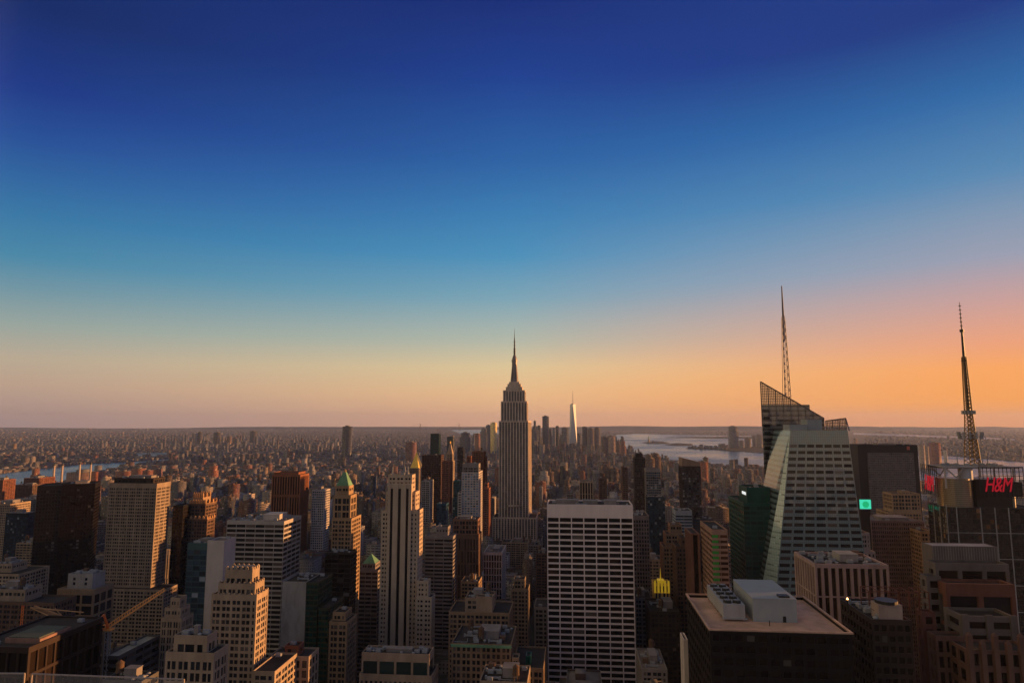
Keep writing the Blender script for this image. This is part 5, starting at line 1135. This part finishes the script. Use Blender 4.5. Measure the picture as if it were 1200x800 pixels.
# ------------------------------------------------------------------ far buildings: one shared facade material fed by attributes
def city_mat():
    m, t, p = newmat('city_facade')
    uv = t.nodes.new('ShaderNodeUVMap'); s = t.nodes.new('ShaderNodeSeparateXYZ'); t.links.new(uv.outputs[0], s.inputs[0])
    c = t.nodes.new('ShaderNodeAttribute'); c.attribute_name = 'wall_colour'; y = t.nodes.new('ShaderNodeAttribute'); y.attribute_name = 'facade_style'
    q = t.nodes.new('ShaderNodeSeparateColor'); t.links.new(y.outputs['Color'], q.inputs[0])
    def mth(op, a, b=None):
        n = t.nodes.new('ShaderNodeMath'); n.operation = op
        for i, v in enumerate((a, b)):
            if v is None: continue
            if isinstance(v, (int, float)): n.inputs[i].default_value = v
            else: t.links.new(v, n.inputs[i])
        return n.outputs[0]
    bw = mth('MULTIPLY', q.outputs[0], 10.0)
    u = mth('DIVIDE', s.outputs[0], bw); v = mth('DIVIDE', s.outputs[1], 3.6)
    wu = mth('LESS_THAN', mth('ABSOLUTE', mth('SUBTRACT', mth('FRACT', u), .5)), mth('MULTIPLY', q.outputs[1], .5))
    wv = mth('LESS_THAN', mth('ABSOLUTE', mth('SUBTRACT', mth('FRACT', v), .5)), mth('MULTIPLY', q.outputs[2], .5))
    win = mth('MULTIPLY', wu, wv)
    cb = t.nodes.new('ShaderNodeCombineXYZ'); t.links.new(mth('FLOOR', u), cb.inputs[0]); t.links.new(mth('FLOOR', v), cb.inputs[1])
    wn = t.nodes.new('ShaderNodeTexWhiteNoise'); t.links.new(cb.outputs[0], wn.inputs['Vector'])
    g = t.nodes.new('ShaderNodeValToRGB'); t.links.new(wn.outputs[0], g.inputs[0]); e = g.color_ramp.elements; g.color_ramp.interpolation = 'CONSTANT'
    e[0].color = (.012, .014, .018, 1); e[1].position = .75; e[1].color = (.05, .05, .05, 1); z = e.new(.9); z.color = (.22, .19, .16, 1)
    tc = t.nodes.new('ShaderNodeTexCoord'); n1 = t.nodes.new('ShaderNodeTexNoise'); n1.inputs['Scale'].default_value = .08; n1.inputs['Detail'].default_value = 4; t.links.new(tc.outputs['Object'], n1.inputs['Vector'])
    r = t.nodes.new('ShaderNodeMapRange'); t.links.new(n1.outputs[0], r.inputs[0]); r.inputs[1].default_value = .3; r.inputs[2].default_value = .7; r.inputs[3].default_value = .65; r.inputs[4].default_value = 1.25
    w = t.nodes.new('ShaderNodeVectorMath'); w.operation = 'SCALE'; t.links.new(c.outputs['Color'], w.inputs[0]); t.links.new(r.outputs[0], w.inputs['Scale'])
    mx = t.nodes.new('ShaderNodeMix'); mx.data_type = 'RGBA'; t.links.new(win, mx.inputs[0]); t.links.new(w.outputs[0], mx.inputs[6]); t.links.new(g.outputs[0], mx.inputs[7])
    t.links.new(mx.outputs[2], p.inputs['Base Color'])
    t.links.new(mth('SUBTRACT', .85, mth('MULTIPLY', win, .62)), p.inputs['Roughness'])
    return m
CM = city_mat()
class City:
    """boxes with their own wall colour, roof colour and window rhythm, gathered into one mesh"""
    def __init__(s): s.b = []
    def add(s, x0, x1, y0, y1, z0, z1, col, roof, sty): s.b.append((x0, x1, y0, y1, z0, z1, *col, *roof, *sty))
    def build(s, name):
        A = np.array(s.b, dtype=np.float64); n = len(A)
        X0, X1, Y0, Y1, Z0, Z1 = A[:, :6].T
        V = np.stack([np.stack(c, 1) for c in ((X0, Y0, Z0), (X1, Y0, Z0), (X1, Y1, Z0), (X0, Y1, Z0), (X0, Y0, Z1), (X1, Y0, Z1), (X1, Y1, Z1), (X0, Y1, Z1))], 1)
        Fq = np.array([(0, 1, 5, 4), (1, 2, 6, 5), (2, 3, 7, 6), (3, 0, 4, 7), (4, 5, 6, 7)])
        I = (np.arange(n)[:, None, None] * 8 + Fq[None]).reshape(-1)
        me = bpy.data.meshes.new(name); me.vertices.add(n * 8); me.vertices.foreach_set('co', V.astype(np.float32).ravel())
        me.loops.add(n * 20); me.loops.foreach_set('vertex_index', I.astype(np.int32)); me.polygons.add(n * 5)
        me.polygons.foreach_set('loop_start', (np.arange(n * 5) * 4).astype(np.int32)); me.update(calc_edges=True)
        W_, D_, H_ = X1 - X0, Y1 - Y0, Z1 - Z0; z = np.zeros(n)
        def q(w): return np.stack([np.stack([z, z], 1), np.stack([w, z], 1), np.stack([w, H_], 1), np.stack([z, H_], 1)], 1)
        UV = np.stack([q(W_), q(D_), q(W_), q(D_), q(W_)], 1); off = (np.arange(n) * 7.2)[:, None, None]
        UV[..., 0] += np.repeat(off, 5, 1)[:, :, :1] * 0
        ul = me.uv_layers.new(name='UVMap'); ul.data.foreach_set('uv', UV.astype(np.float32).ravel())
        c = np.ones((n, 5, 4)); c[:, :4, :3] = A[:, None, 6:9]; c[:, 4, :3] = A[:, 9:12]
        y = np.ones((n, 5, 4)); y[:, :4, :3] = A[:, None, 12:15]; y[:, 4, :3] = (.3, 0, 0)
        for nm, d in (('wall_colour', c), ('facade_style', y)):
            a = me.attributes.new(nm, 'FLOAT_COLOR', 'FACE'); a.data.foreach_set('color', d.astype(np.float32).ravel())
        me.materials.append(CM); ob = bpy.data.objects.new(name, me); COL.objects.link(ob); return ob
def inside(x, y, poly):
    r = False; n = len(poly); j = n - 1
    for i in range(n):
        xi, yi = poly[i]; xj, yj = poly[j]
        if (yi > y) != (yj > y) and x < (xj - xi) * (y - yi) / (yj - yi) + xi: r = not r
        j = i
    return r
def on_water(x, y): return any(inside(x, y, p) for p in WATER) and not any(inside(x, y, p) for p in ISL)
BR, BN, CR, GY, DK, WH, TN = (.24, .10, .065), (.15, .095, .07), (.40, .33, .26), (.24, .22, .21), (.05, .048, .05), (.52, .48, .44), (.30, .21, .14)
PAL = [(BR, 'red brick', 18), (BN, 'brown brick', 18), (CR, 'cream stone', 12), (GY, 'grey', 26), (TN, 'tan brick', 10), (WH, 'white', 8), (DK, 'dark glass', 8)]
# ---- the far towers one can tell apart, each a thing of its own
def far(px0, px1, py, Y, col, name, label, cat='building', D=None, top=None, sty=(.45, .6, .5), low=None, split=None, roof=(.12, .11, .10), group=None):
    x0, z = at(px0, py, Y); x1, _ = at(px1, py, Y); D = D or max(20, (x1 - x0) * .9); c = City()
    cx, cy = (x0 + x1) / 2, Y + D / 2; h = z
    if split:          # a stepped outline: (share of the width, row of the photograph) for the lower body
        z2 = zat(cx, Y, split[1]); wx = (x1 - x0) * split[0]
        c.add(cx - wx / 2 - cx, cx + wx / 2 - cx, -D / 2 - D * .15, D / 2 + D * .15, 0, z2, col, roof, sty); c.add(x0 - cx, x1 - cx, -D / 2, D / 2, z2, h, col, roof, sty)
    else: c.add(x0 - cx, x1 - cx, -D / 2, D / 2, 0, h, col, roof, sty)
    c.add((x0 - cx) * .5, (x1 - cx) * .4, -D * .2, D * .25, h, h + max(3, (x1 - x0) * .12), (.15, .14, .13), roof, (.3, 0, 0))
    o = c.build(name); o.location = (cx, cy, 0); tag(o, label, cat, group); FOOT.append((x0 - 8, x1 + 8, Y - 8, Y + D + 8)); HEROES.append((px0, px1, py, low or py + 14, Y))
    return o
far(401.5, 411, 499.5, 4600, (.05, .055, .07), 'apartment_tower', 'lone tall dark tower breaking the horizon over the low eastern rooftops', low=530, sty=(.4, .7, .7), D=40)
far(228, 231.5, 508, 7800, GY, 'skyscraper', 'pale thin tower in the small far cluster across the river', low=522); far(232, 235.5, 506, 7800, DK, 'skyscraper', 'dark thin tower in the small far cluster across the river', low=522)
far(250.5, 256.5, 506.5, 7400, DK, 'skyscraper', 'dark square tower standing apart across the river, beside the small far cluster', low=520)
far(293, 299, 505, 8200, DK, 'skyscraper', 'dark far tower halfway between small far cluster and lone tall dark tower', low=515); far(266, 270, 511, 7600, BN, 'skyscraper', 'low brown far tower under the dark one across the river', low=518)
far(476, 486, 518, 4200, (.16, .07, .06), 'apartment_tower', 'round shouldered dark red block above the golden pyramid', low=528, D=50, split=(1.0, 520))
far(505, 508, 512, 6000, GY, 'skyscraper', 'grey far tower peeping behind the thin dark green tower', low=516)
far(540.5, 549, 507, 5200, (.07, .075, .09), 'skyscraper', 'dark domed block at the start of downtown, beside the black slim tower', low=518, split=(1.35, 512))
far(556.5, 562, 508, 5000, (.28, .13, .08), 'skyscraper', 'reddish tower in the downtown cluster before the gold lit tower', low=522)
far(564, 569.5, 502, 5300, GY, 'skyscraper', 'grey stepped downtown tower touching the gold lit tower', low=524, split=(1.3, 508)); far(569.5, 574.5, 498, 5400, (.18, .19, .21), 'skyscraper', 'pale grey downtown tower just behind the gold lit tower', low=524)
o = far(575, 581.5, 495.3, 5250, (.95, .72, .28), 'skyscraper', 'shining gold lit downtown tower beside the great spire tower', low=526, sty=(.9, .3, .9), D=30); o.rotation_euler = (0, 0, R(-38))  # gold sunlight put into the wall colour, tower turned to show it
far(624, 629.5, 499, 5450, (.12, .13, .15), 'skyscraper', 'slate stepped tower just past the great spire tower', low=515, split=(1.5, 503)); far(625.3, 628, 493, 5400, (.13, .14, .16), 'skyscraper', 'thin slate pinnacle block on the downtown skyline beside the spire tower', low=499)
far(629.8, 633.5, 498.5, 5600, (.16, .17, .2), 'skyscraper', 'narrow blue grey tower before the tall dark flat-topped downtown tower', low=515)
far(635.5, 643, 487.5, 5500, (.10, .11, .13), 'skyscraper', 'tall dark flat-topped downtown tower, second highest of the far skyline', low=520, D=52)
far(643.3, 646.5, 502, 5650, (.08, .09, .11), 'skyscraper', 'dark low tower leaning on the tall flat-topped downtown tower', low=518); far(647.5, 651, 501.5, 5300, (.2, .21, .23), 'skyscraper', 'pale low downtown tower beside a thin dark one', low=517)
far(651.2, 654.8, 499, 5500, (.07, .075, .09), 'skyscraper', 'thin dark downtown tower between pale low tower and wide slate block', low=517); far(658, 666, 501, 5350, (.13, .14, .16), 'skyscraper', 'wide slate block adjoining the tapering crystal tower', low=518, D=60)
far(676, 681, 508, 5700, (.14, .15, .17), 'skyscraper', 'low slate tower on the harbour side of the tapering crystal tower', low=520); far(682.3, 688, 500, 5500, (.08, .09, .11), 'skyscraper', 'dark square tower between crystal tower and stepped brown blocks', low=520)
far(688.5, 696.2, 502, 5450, (.18, .15, .14), 'skyscraper', 'brown block with sloped shoulders in the downtown row', low=520); far(696.5, 703.5, 501, 5500, (.24, .21, .19), 'skyscraper', 'paler brown tower closing the downtown row of high blocks', low=520)
far(705.5, 712.5, 512, 5000, (.12, .08, .07), 'skyscraper', 'dark brown flank block near the harbour edge', low=525); far(712.6, 721, 511, 5000, (.36, .26, .21), 'skyscraper', 'broad pinkish block at the harbour edge', low=528, D=60)
far(722.5, 726.5, 517.5, 4900, BN, 'skyscraper', 'small brown tower at the water beside the broad pinkish block', low=530, split=(1.4, 521)); far(728, 732.5, 516.5, 4700, BR, 'skyscraper', 'small red stepped tower last before the harbour water', low=531, split=(1.4, 522))
far(758, 764, 533, 2600, BN, 'apartment_block', 'brown block cluster peak beside the slim dark tower', low=545, split=(2.0, 537), D=60); far(765, 772, 531.5, 2700, BN, 'apartment_block', 'brown block with a raised centre, behind the grey tower with pale cap', low=545, split=(1.6, 534.5), D=60)
far(822, 829, 541, 2300, (.34, .12, .06), 'apartment_block', 'orange red block touching the dark sloping-crowned tower', low=556, D=60); far(825, 830, 536, 2330, BN, 'apartment_block', 'small block with roof tank above the orange red block', low=541)
far(854.5, 864.5, 499.8, 6900, (.13, .14, .16), 'skyscraper', 'tall slab tower standing alone across the harbour water', low=529, D=50, split=(1.06, 505)); far(867, 872, 516, 6800, (.22, .19, .17), 'skyscraper', 'pale mid-height tower next to the lone tower across the harbour', low=528, group='towers across the harbour')
far(873.5, 880, 513.5, 7000, (.25, .2, .17), 'skyscraper', 'brown wide tower across the harbour, third from the lone slab', low=528); far(882, 886, 510.5, 7200, (.14, .13, .13), 'skyscraper', 'slim dark tower across the harbour close to the faceted tower', low=528); far(887, 894, 509.5, 6900, (.27, .22, .18), 'skyscraper', 'wide pale tower across the harbour touching the faceted tower edge', low=530)
far(1078, 1083.5, 521.5, 4000, (.48, .36, .28), 'apartment_block', 'pale lit high-rise across the river beside the black slab', low=538); far(1084, 1088, 523, 4100, (.38, .3, .24), 'apartment_block', 'tan high-rise across the river next to the pale lit one', low=538)
far(1092, 1102, 518.5, 4300, (.3, .12, .09), 'apartment_block', 'red brick high-rise across the river, before the sign tower', low=536, D=50); far(1107.5, 1109.8, 527.5, 4000, WH, 'apartment_block', 'thin white block across the river above the sign tower deck', low=536)
far(1001, 1004.5, 514, 4600, (.5, .36, .27), 'apartment_block', 'thin peach tower across the river touching the faceted tower', low=536)
far(206, 213, 524, 3600, (.42, .22, .12), 'apartment_block', 'lit tan block on the near bank beyond the grey stone tower', low=535) if False else None
far(245.5, 252, 545.5, 2500, (.30, .12, .07), 'apartment_block', 'solitary red brick tower amid low roofs over the brown stepped tower', low=560, split=(1.3, 551))
far(331, 339, 527, 3300, BR, 'apartment_block', 'wide red brick housing slab far over the brown ribbed tower', low=540) if False else None
# tapering crystal tower with its mast
def crystal():
    Y = 5889; x0, _ = at(667.3, 520, Y); x1, _ = at(676.3, 520, Y); cx = (x0 + x1) / 2; w = (x1 - x0) / 2; zt = zat(cx, Y, 473.5); zm = zat(cx, Y, 457.6)
    t = thing('crystal_tower', 'tapering crystal tower with a needle mast, highest on the downtown skyline', 'skyscraper', (cx, Y, 0))
    m = MB(); B = [(cx - w, Y - w), (cx + w, Y - w), (cx + w, Y + w), (cx - w, Y + w)]; r_ = w * .98; T = [(cx, Y - r_), (cx + r_, Y), (cx, Y + r_), (cx - r_, Y)]
    z0 = 56; k = len(m.v); m.v += [(x, y, z0) for x, y in B] + [(cx + (x - cx) * .74, Y + (y - Y) * .74, zt) for x, y in T]
    for i in range(4): m.f.append((k + i, k + (i + 1) % 4, k + 4 + i)); m.f.append((k + (i + 1) % 4, k + 4 + (i + 1) % 4, k + 4 + i))
    m.f.append((k + 4, k + 5, k + 6, k + 7)); m.build('shaft', plain('crystal_glass', (.42, .44, .46), .3, .3), t)
    m = MB(); m.box(cx - w, cx + w, Y - w, Y + w, 0, 56); m.build('base', concrete, t)
    m = MB(); m.bar((cx, Y, zt), (cx, Y, zm), 4.5, 1.5); m.cyl(cx, Y, 14, zt - 2, zt + 6, 16); m.build('mast', steel, t)
    HEROES.append((666, 677, 473, 519, Y)); FOOT.append((x0 - 8, x1 + 8, Y - 40, Y + 40))
crystal()
# four power station chimneys by the river
cht = wall('pale_chimney', (.45, .36, .30)); 
for i, (u, v, wh) in enumerate(((64, 543, 'tallest and first from the edge of view'), (73.5, 543, 'close second beside the first'), (94, 541.5, 'third, past the gap'), (106.8, 541.5, 'last, over the red brick block'))):
    Yc = 2500; x, z = at(u, v, Yc); t = thing('chimney', f'pale riverside power station chimney with dark tip, {wh}', 'chimney', (x, Yc, 0), 'power station chimneys by the river')
    m = MB(); m.cyl(x, Yc, 4.6, 0, z - 8, 12, 3.4); m.build('stack', cht, t); m = MB(); m.cyl(x, Yc, 3.5, z - 8, z, 12, 3.3); m.build('stack_tip', dkmetal, t)
far(78, 100, 553.5, 2560, (.2, .13, .11), 'power_station', 'long brown power station hall under the pale chimneys', low=565, D=90, sty=(.9, .4, .3)); far(107, 114, 552.5, 2450, (.40, .13, .06), 'apartment_block', 'fiery red block below the last chimney', low=570, D=45)
far(135, 150, 552, 2350, BR, 'apartment_block', 'red brick housing slab with sunny end, over the grey stone tower roof', low=560, D=18); far(154, 165, 549, 2500, (.3, .12, .07), 'apartment_block', 'first of the red housing towers over the grey stone tower', low=562); far(167, 175, 551, 2400, BR, 'apartment_block', 'second red housing tower over the grey stone tower', low=562); far(178, 186, 549.5, 2450, (.28, .13, .08), 'apartment_block', 'third red housing tower over the grey stone tower', low=562)
# bridges
def bridge(name, label, u0, u1, D, ztow, zdeck, tows, mat):
    def P_(u, z): x, y, _ = ray(u, 500); f = -x * sa + y * ca; return Vector((x * D / f, y * D / f, z))
    t = thing('suspension_bridge', label, 'bridge', tuple(P_((u0 + u1) / 2, 0))); m = MB(); m.bar(P_(u0, zdeck), P_(u1, zdeck), max(6, D * .0007)); m.build('deck', mat, t)
    for u in tows:
        m = MB(); w = max(5, D * .0007); a = P_(u, 0)
        for s_ in (-12, 12): m.bar(a + Vector((0, s_, 0)), a + Vector((0, s_, ztow)), w)
        m.bar(a + Vector((0, -12, ztow - 4)), a + Vector((0, 12, ztow - 4)), w); m.build('bridge_tower', mat, t)
    m = MB(); pts = [u0] + list(tows) + [u1]
    for i in range(len(pts) - 1):
        za = zdeck if i == 0 else ztow; zb = zdeck if i == len(pts) - 2 else ztow; pv = None
        for k in range(9):
            f = k / 8; z = za + (zb - za) * f - (4 * (ztow - zdeck) * .8 * f * (1 - f) if 0 < i < len(pts) - 2 else 0); q = P_(pts[i] + (pts[i + 1] - pts[i]) * f, z)
            if pv is not None: m.bar(pv, q, max(1.2, D * .00012))
            pv = q
    m.build('cable', mat, t)
bmat = wall('bridge_steel', (.12, .11, .12), .7)
bridge('b', 'long low river bridge with two towers, across the eastern river', 95, 212, 4600, 95, 40, (128, 176), bmat)
bridge('b', 'faint great suspension bridge with two far towers on the horizon', 470, 562, 17500, 205, 60, (492.5, 538), bmat)
# statue on its island
x, y = ground(760.5, 518.6); t = thing('statue', 'tiny green statue on its pedestal, on a harbour island', 'statue', (x, y, 0)); m = MB(); m.cyl(x, y, 34, 4, 12, 8, 30); m.cyl(x, y, 14, 12, 47, 4, 10); m.build('pedestal', greystone, t)
m = MB(); m.cyl(x, y, 7, 47, 70, 10, 4.5); m.cyl(x, y, 4.6, 70, 80, 10, 3.5); m.cyl(x, y, 2.4, 80, 85.5, 10, 2.0); m.bar((x + 3, y, 78), (x + 6, y, 92), 2.2, 1.6); m.cyl(x + 6, y, 1.6, 92, 95, 8, .3); m.build('figure', copper, t)

# ------------------------------------------------------------------ the rest of the city
def overlaps(x0, x1, y0, y1): return any(x0 < f[1] and x1 > f[0] and y0 < f[3] and y1 > f[2] for f in FOOT)
NB = [(-60, 592), (0, 579), (20, 577), (60, 570), (95, 560), (120, 553), (160, 547), (207, 541.5)]
NH = [(722, 521), (735, 528), (760, 535), (800, 542), (850, 547), (895, 550)]
CAPS = []
for S_ in (NB, NH):
    for (a_, b_), (c_, d_) in zip(S_, S_[1:]): CAPS.append((a_, c_, 0, (b_ + d_) / 2 + .5, ground((a_ + c_) / 2, (b_ + d_) / 2)[1] - 150))
CAPS.append((1005, 1090, 0, 580, 2400))
HE = sorted(HEROES + CAPS, key=lambda h: h[4])
def cap_height(x0, x1, y0, y1, z):
    """keep the fill below what the photograph shows over it"""
    a, b, c, d = proj(x0, y0, z), proj(x1, y0, z), proj(x0, y1, z), proj(x1, y1, z)
    u0, u1 = min(a[0], c[0]), max(b[0], d[0]); low = -1e9
    for h in HE:
        if h[4] > y0 and h[0] < u1 and h[1] > u0: low = max(low, h[3])
    if a[1] >= low: return z, u0, u1
    return min(z, zat((x0 + x1) / 2, y0, low)), u0, u1
fr = random.Random(21); items = []
def pick():
    c = fr.choices(PAL, [p[2] for p in PAL])[0]; k = fr.uniform(.45, .95); return tuple(v * k for v in c[0]), c[1]
ave0 = -30
def plot(x0, x1, y0, y1, h):
    xm, ym = (x0 + x1) / 2, (y0 + y1) / 2
    u, v = proj(xm, ym, h)
    if not (-60 < u < 1260): return
    if on_water(xm, ym) or on_water(x0, y0) or on_water(x1, y1) or overlaps(x0, x1, y0, y1): return
    h2, u0, u1 = cap_height(x0, x1, y0, y1, h)
    if h2 < 6: return
    if h2 < h: h2 = max(6, h2 * fr.uniform(.86, 1.0))
    col, cn = pick(); f_ = min(.75, max(0, (y0 - 2600) / 4000)); col = tuple(a * (1 - f_) + b * f_ for a, b in zip(col, (.09, .11, .145))) if fr.random() < .85 else col; items.append([x0, x1, y0, y1, h2, col, cn])  # walls blend to blue-grey with distance, haze put into their colour
y = 300.0
while y < 7200:
    blk_ = 62 if y < 5000 else 62
    for row in (0, 1):
        ya, yb = y + row * 31, y + row * 31 + 30
        lo_x = ground(-70, 500, 0)[0] if False else -(.80 * y + 260); hi_x = 1690 if y < 5000 else 1500
        hi_x = min(hi_x, .98 * y + 260)
        if y > 4600: lo_x = max(lo_x, -1500)
        x = math.floor(lo_x / 280) * 280 + ave0
        while x < hi_x:
            xe = x + 252; xx = x
            while xx < xe - 8:
                w = fr.choice([10, 14, 18, 22, 28, 36] if y > 1300 else [18, 24, 30, 38, 46]); w = min(w, xe - xx)
                d1 = fr.uniform(0, 4) if w < 30 else 0
                r = fr.random()
                if y < 1500: h = fr.choices([fr.uniform(20, 45), fr.uniform(45, 75), fr.uniform(75, 110)], [4, 6, 2])[0]
                elif y < 2400: h = fr.choices([fr.uniform(15, 35), fr.uniform(35, 58), fr.uniform(58, 95)], [55, 40, 5])[0]
                elif y < 4600: h = fr.choices([fr.uniform(9, 18), fr.uniform(18, 28), fr.uniform(28, 58)], [84, 13, 3])[0]
                else: h = fr.choices([fr.uniform(14, 30), fr.uniform(30, 60), fr.uniform(60, 130)], [50, 36, 14])[0] if -400 < xx < 520 else fr.choices([fr.uniform(12, 24), fr.uniform(24, 45)], [80, 20])[0]
                plot(xx, xx + w - .6, ya + d1, yb - .5, h); xx += w
            x += 280
    y += 80
# across the rivers: scattered low blocks, thinning out with distance
n_far = 0
while n_far < 34000:
    py = 502.6 + 48 * fr.random() ** 1.5; px = fr.uniform(-40, 1240); X, Y = ground(px, py)
    if Y < 3600 and X > -1300 and X < 2900: n_far += .2; continue
    if Y < 7300 and -1480 < X < 1690: n_far += .2; continue
    n_far += 1
    if on_water(X, Y): continue
    D = math.hypot(X, Y); s_ = D / 9000
    w, d = fr.uniform(10, 34) * max(1, s_), fr.uniform(10, 28) * max(1, s_)
    h = fr.choices([fr.uniform(6, 10), fr.uniform(10, 17), fr.uniform(17, 42)], [88, 10.8, 1.2])[0]
    if (1e9 if any(inside(X, Y, p) for p in ISL[:3]) else 0) or any(inside(X, Y, p) for p in ISL[:3] + ISL[4:]): h = min(h, 12)
    items_n = len(items); plot(X, X + w, Y, Y + d, h)
# clusters of taller blocks on the far side, as the photograph shows them
for (u0, u1, v0, v1, n, h0, h1) in ((190, 330, 513, 530, 40, 45, 95), (215, 245, 514, 520, 14, 60, 120), (335, 400, 514, 535, 30, 35, 70), (0, 190, 510, 530, 46, 30, 60), (415, 480, 508, 525, 20, 30, 60), (190, 345, 533, 546, 34, 40, 66), (640, 735, 519, 532, 70, 50, 110), (540, 600, 512, 528, 50, 50, 120),
                                    (866, 896, 520, 531, 20, 40, 110), (1000, 1200, 515, 540, 60, 25, 60), (745, 900, 548, 575, 60, 45, 80), (624, 740, 535, 575, 60, 45, 80)):
    for _ in range(n):
        u, v = fr.uniform(u0, u1), fr.uniform(v0, v1); X, Y = ground(u, v); w = fr.uniform(14, 34); plot(X, X + w, Y, Y + fr.uniform(14, 30), fr.uniform(h0, h1))
# which of them show, and how much: painted front to back on a coarse picture
mask = np.zeros((800, 1200), dtype=bool); todo = [(h[4], 0, h) for h in HEROES] + [(it[2], 1, it) for it in items]; todo.sort(key=lambda t: t[0]); keep = []
for yv, k, it in todo:
    if k == 0:
        a = (int(max(0, it[0])), int(min(1200, it[1])), int(max(0, it[2])), 800)
    else:
        p1, p2, p3 = proj(it[0], it[2], it[4]), proj(it[1], it[2], it[4]), proj(it[1] if it[0] < 0 else it[0], it[3], it[4])
        l, r = min(p1[0], p3[0]), max(p2[0], p3[0]); a = (int(max(0, l)), int(min(1200, math.ceil(r))), int(max(0, min(p1[1], p3[1]))), int(min(800, math.ceil(proj((it[0] + it[1]) / 2, it[2], 0)[1]))))
    if a[1] <= a[0] or a[3] <= a[2]:
        if k == 1 and yv < 2500: keep.append((0, it))
        continue
    sub = mask[a[2]:a[3], a[0]:a[1]]
    if k == 1: keep.append((int((~sub).sum()), it))
    sub[:] = True
keep.sort(key=lambda t: -t[0])
n_hero = sum(1 for o in COL.objects if o.parent is None and o.get('category') and o['category'] not in ('crane', 'mast', 'chimney', 'bridge', 'statue', 'billboard', 'glass panel'))
n_ind = max(60, 305 - n_hero)
LM = [(20, 'the pale balcony tower'), (78, 'the black tower'), (160, 'the grey stone tower'), (230, 'the brown stepped tower'), (290, 'the striped slab'), (336, 'the brown ribbed tower'), (406, 'the green-capped tower'), (470, 'the slender limestone tower'), (505, 'the dark brown slab'), (550, 'the white blue-windowed tower'),
      (602, 'the great spire tower'), (650, 'the downtown skyline'), (692, 'the white gridded slab'), (750, 'the slim dark tower'), (770, 'the pale-capped grey tower'), (812, 'the sloping-crowned tower'), (885, 'the green tower'), (950, 'the faceted tower'), (1040, 'the black slab'), (1140, 'the sign tower')]
rest = City()
def furnish(c, x0, x1, y0, y1, h, col, near):
    roof = fr.choice([(.05, .046, .044), (.12, .108, .10), (.22, .195, .175), (.08, .075, .07)]); w, d = x1 - x0, y1 - y0
    sty = fr.choice([(.36, .45, .5), (.3, .4, .45), (.28, .5, .55), (.6, .82, .45), (.45, .55, .5)]) if h < 70 or fr.random() < .6 else (.3, .55, .96)
    if near and h > 40 and w > 16 and fr.random() < .45:
        a = fr.uniform(.65, .85); c.add(x0, x1, y0, y1, 0, h * a, col, roof, sty); i = w * .14; j = d * .12; c.add(x0 + i, x1 - i, y0 + j, y1 - j, h * a, h, col, roof, sty); x0 += i; x1 -= i; y0 += j; y1 -= j; w, d = x1 - x0, y1 - y0
    else: c.add(x0, x1, y0, y1, 0, h, col, roof, sty)
    tank = False
    if near:
        bx = x0 + w * fr.uniform(.1, .5); by = y0 + d * fr.uniform(.2, .5); c.add(bx, bx + w * .3, by, by + d * .35, h, h + fr.uniform(2.5, 5), tuple(v * .9 for v in col), roof, (.3, 0, 0))
        t_ = .5   # parapet
        if w > 12:
            for q in ((x0, x1, y0, y0 + t_), (x0, x1, y1 - t_, y1), (x0, x0 + t_, y0 + t_, y1 - t_), (x1 - t_, x1, y0 + t_, y1 - t_)): c.add(*q, h, h + 1.1, col, roof, (.3, 0, 0))
        for _ in range(fr.randint(0, 3)): ax, ay = x0 + 2 + fr.random() * (w - 6), y0 + 1 + fr.random() * (d - 5); s_ = fr.uniform(1.2, 2.6); c.add(ax, ax + s_, ay, ay + s_, h, h + fr.uniform(1, 2.2), fr.choice([(.4, .4, .4), (.2, .2, .2)]), (.35, .34, .33), (.3, 0, 0))
        if fr.random() < .45 and h > 18: tank = True; tx, ty = x0 + w * fr.uniform(.55, .8), y0 + d * fr.uniform(.3, .7); c.add(tx, tx + 3.4, ty, ty + 3.4, h + 3, h + 7.2, (.12, .08, .055), (.06, .05, .04), (.3, 0, 0)); c.add(tx + 1.2, tx + 2.2, ty + 1.2, ty + 2.2, h, h + 3, dk3, dk3, (.3, 0, 0))
    return tank
dk3 = (.03, .03, .03)
for i, (cnt, it) in enumerate(keep):
    x0, x1, y0, y1, h, col, cn = it
    if i < n_ind and cnt > 0:
        c = City(); cx, cy = (x0 + x1) / 2, (y0 + y1) / 2; tank = furnish(c, x0 - cx, x1 - cx, y0 - cy, y1 - cy, h, col, True)
        o = c.build('city_building'); o.location = (cx, cy, 0); u, v = proj(cx, y0, h); lm = min(LM, key=lambda l: abs(l[0] - u)); 
        form = ('tall ' if h > 70 else 'low ' if h < 28 else '') + ('narrow' if x1 - x0 < 18 else 'broad' if x1 - x0 > 34 else 'plain'); where = 'low in the canyon by' if v > 700 else 'among crowded roofs by' if v > 620 else 'among small roofs beyond' if v > 560 else 'in the hazy distance beyond'
        tag(o, f"{'tank-topped ' if tank else ''}{form} {cn} block {where} {lm[1]}", 'building', f"{'near' if v > 620 else 'far'} blocks around {lm[1]}")
    elif cnt > 0 or it[2] < 2600: furnish(rest, x0, x1, y0, y1, h, col, it[2] < 3000)
o = rest.build('distant_city'); tag(o, 'thousands of small rooftops filling the city out to the horizon', 'city', kind='stuff')

# ------------------------------------------------------------------ haze
m = MB(); m.box(-30600, 30600, -30600, 30600, -6, 600); hz = m.build('haze', bpy.data.materials.new('haze')); hm = hz.data.materials[0]; hm.use_nodes = True; t = hm.node_tree; t.nodes.clear()
out = t.nodes.new('ShaderNodeOutputMaterial'); pv = t.nodes.new('ShaderNodeVolumePrincipled'); t.links.new(pv.outputs[0], out.inputs['Volume'])
pv.inputs['Color'].default_value = (.50, .62, 1.0, 1); pv.inputs['Density'].default_value = HAZE; pv.inputs['Anisotropy'].default_value = .2
tag(hz, kind='stuff')
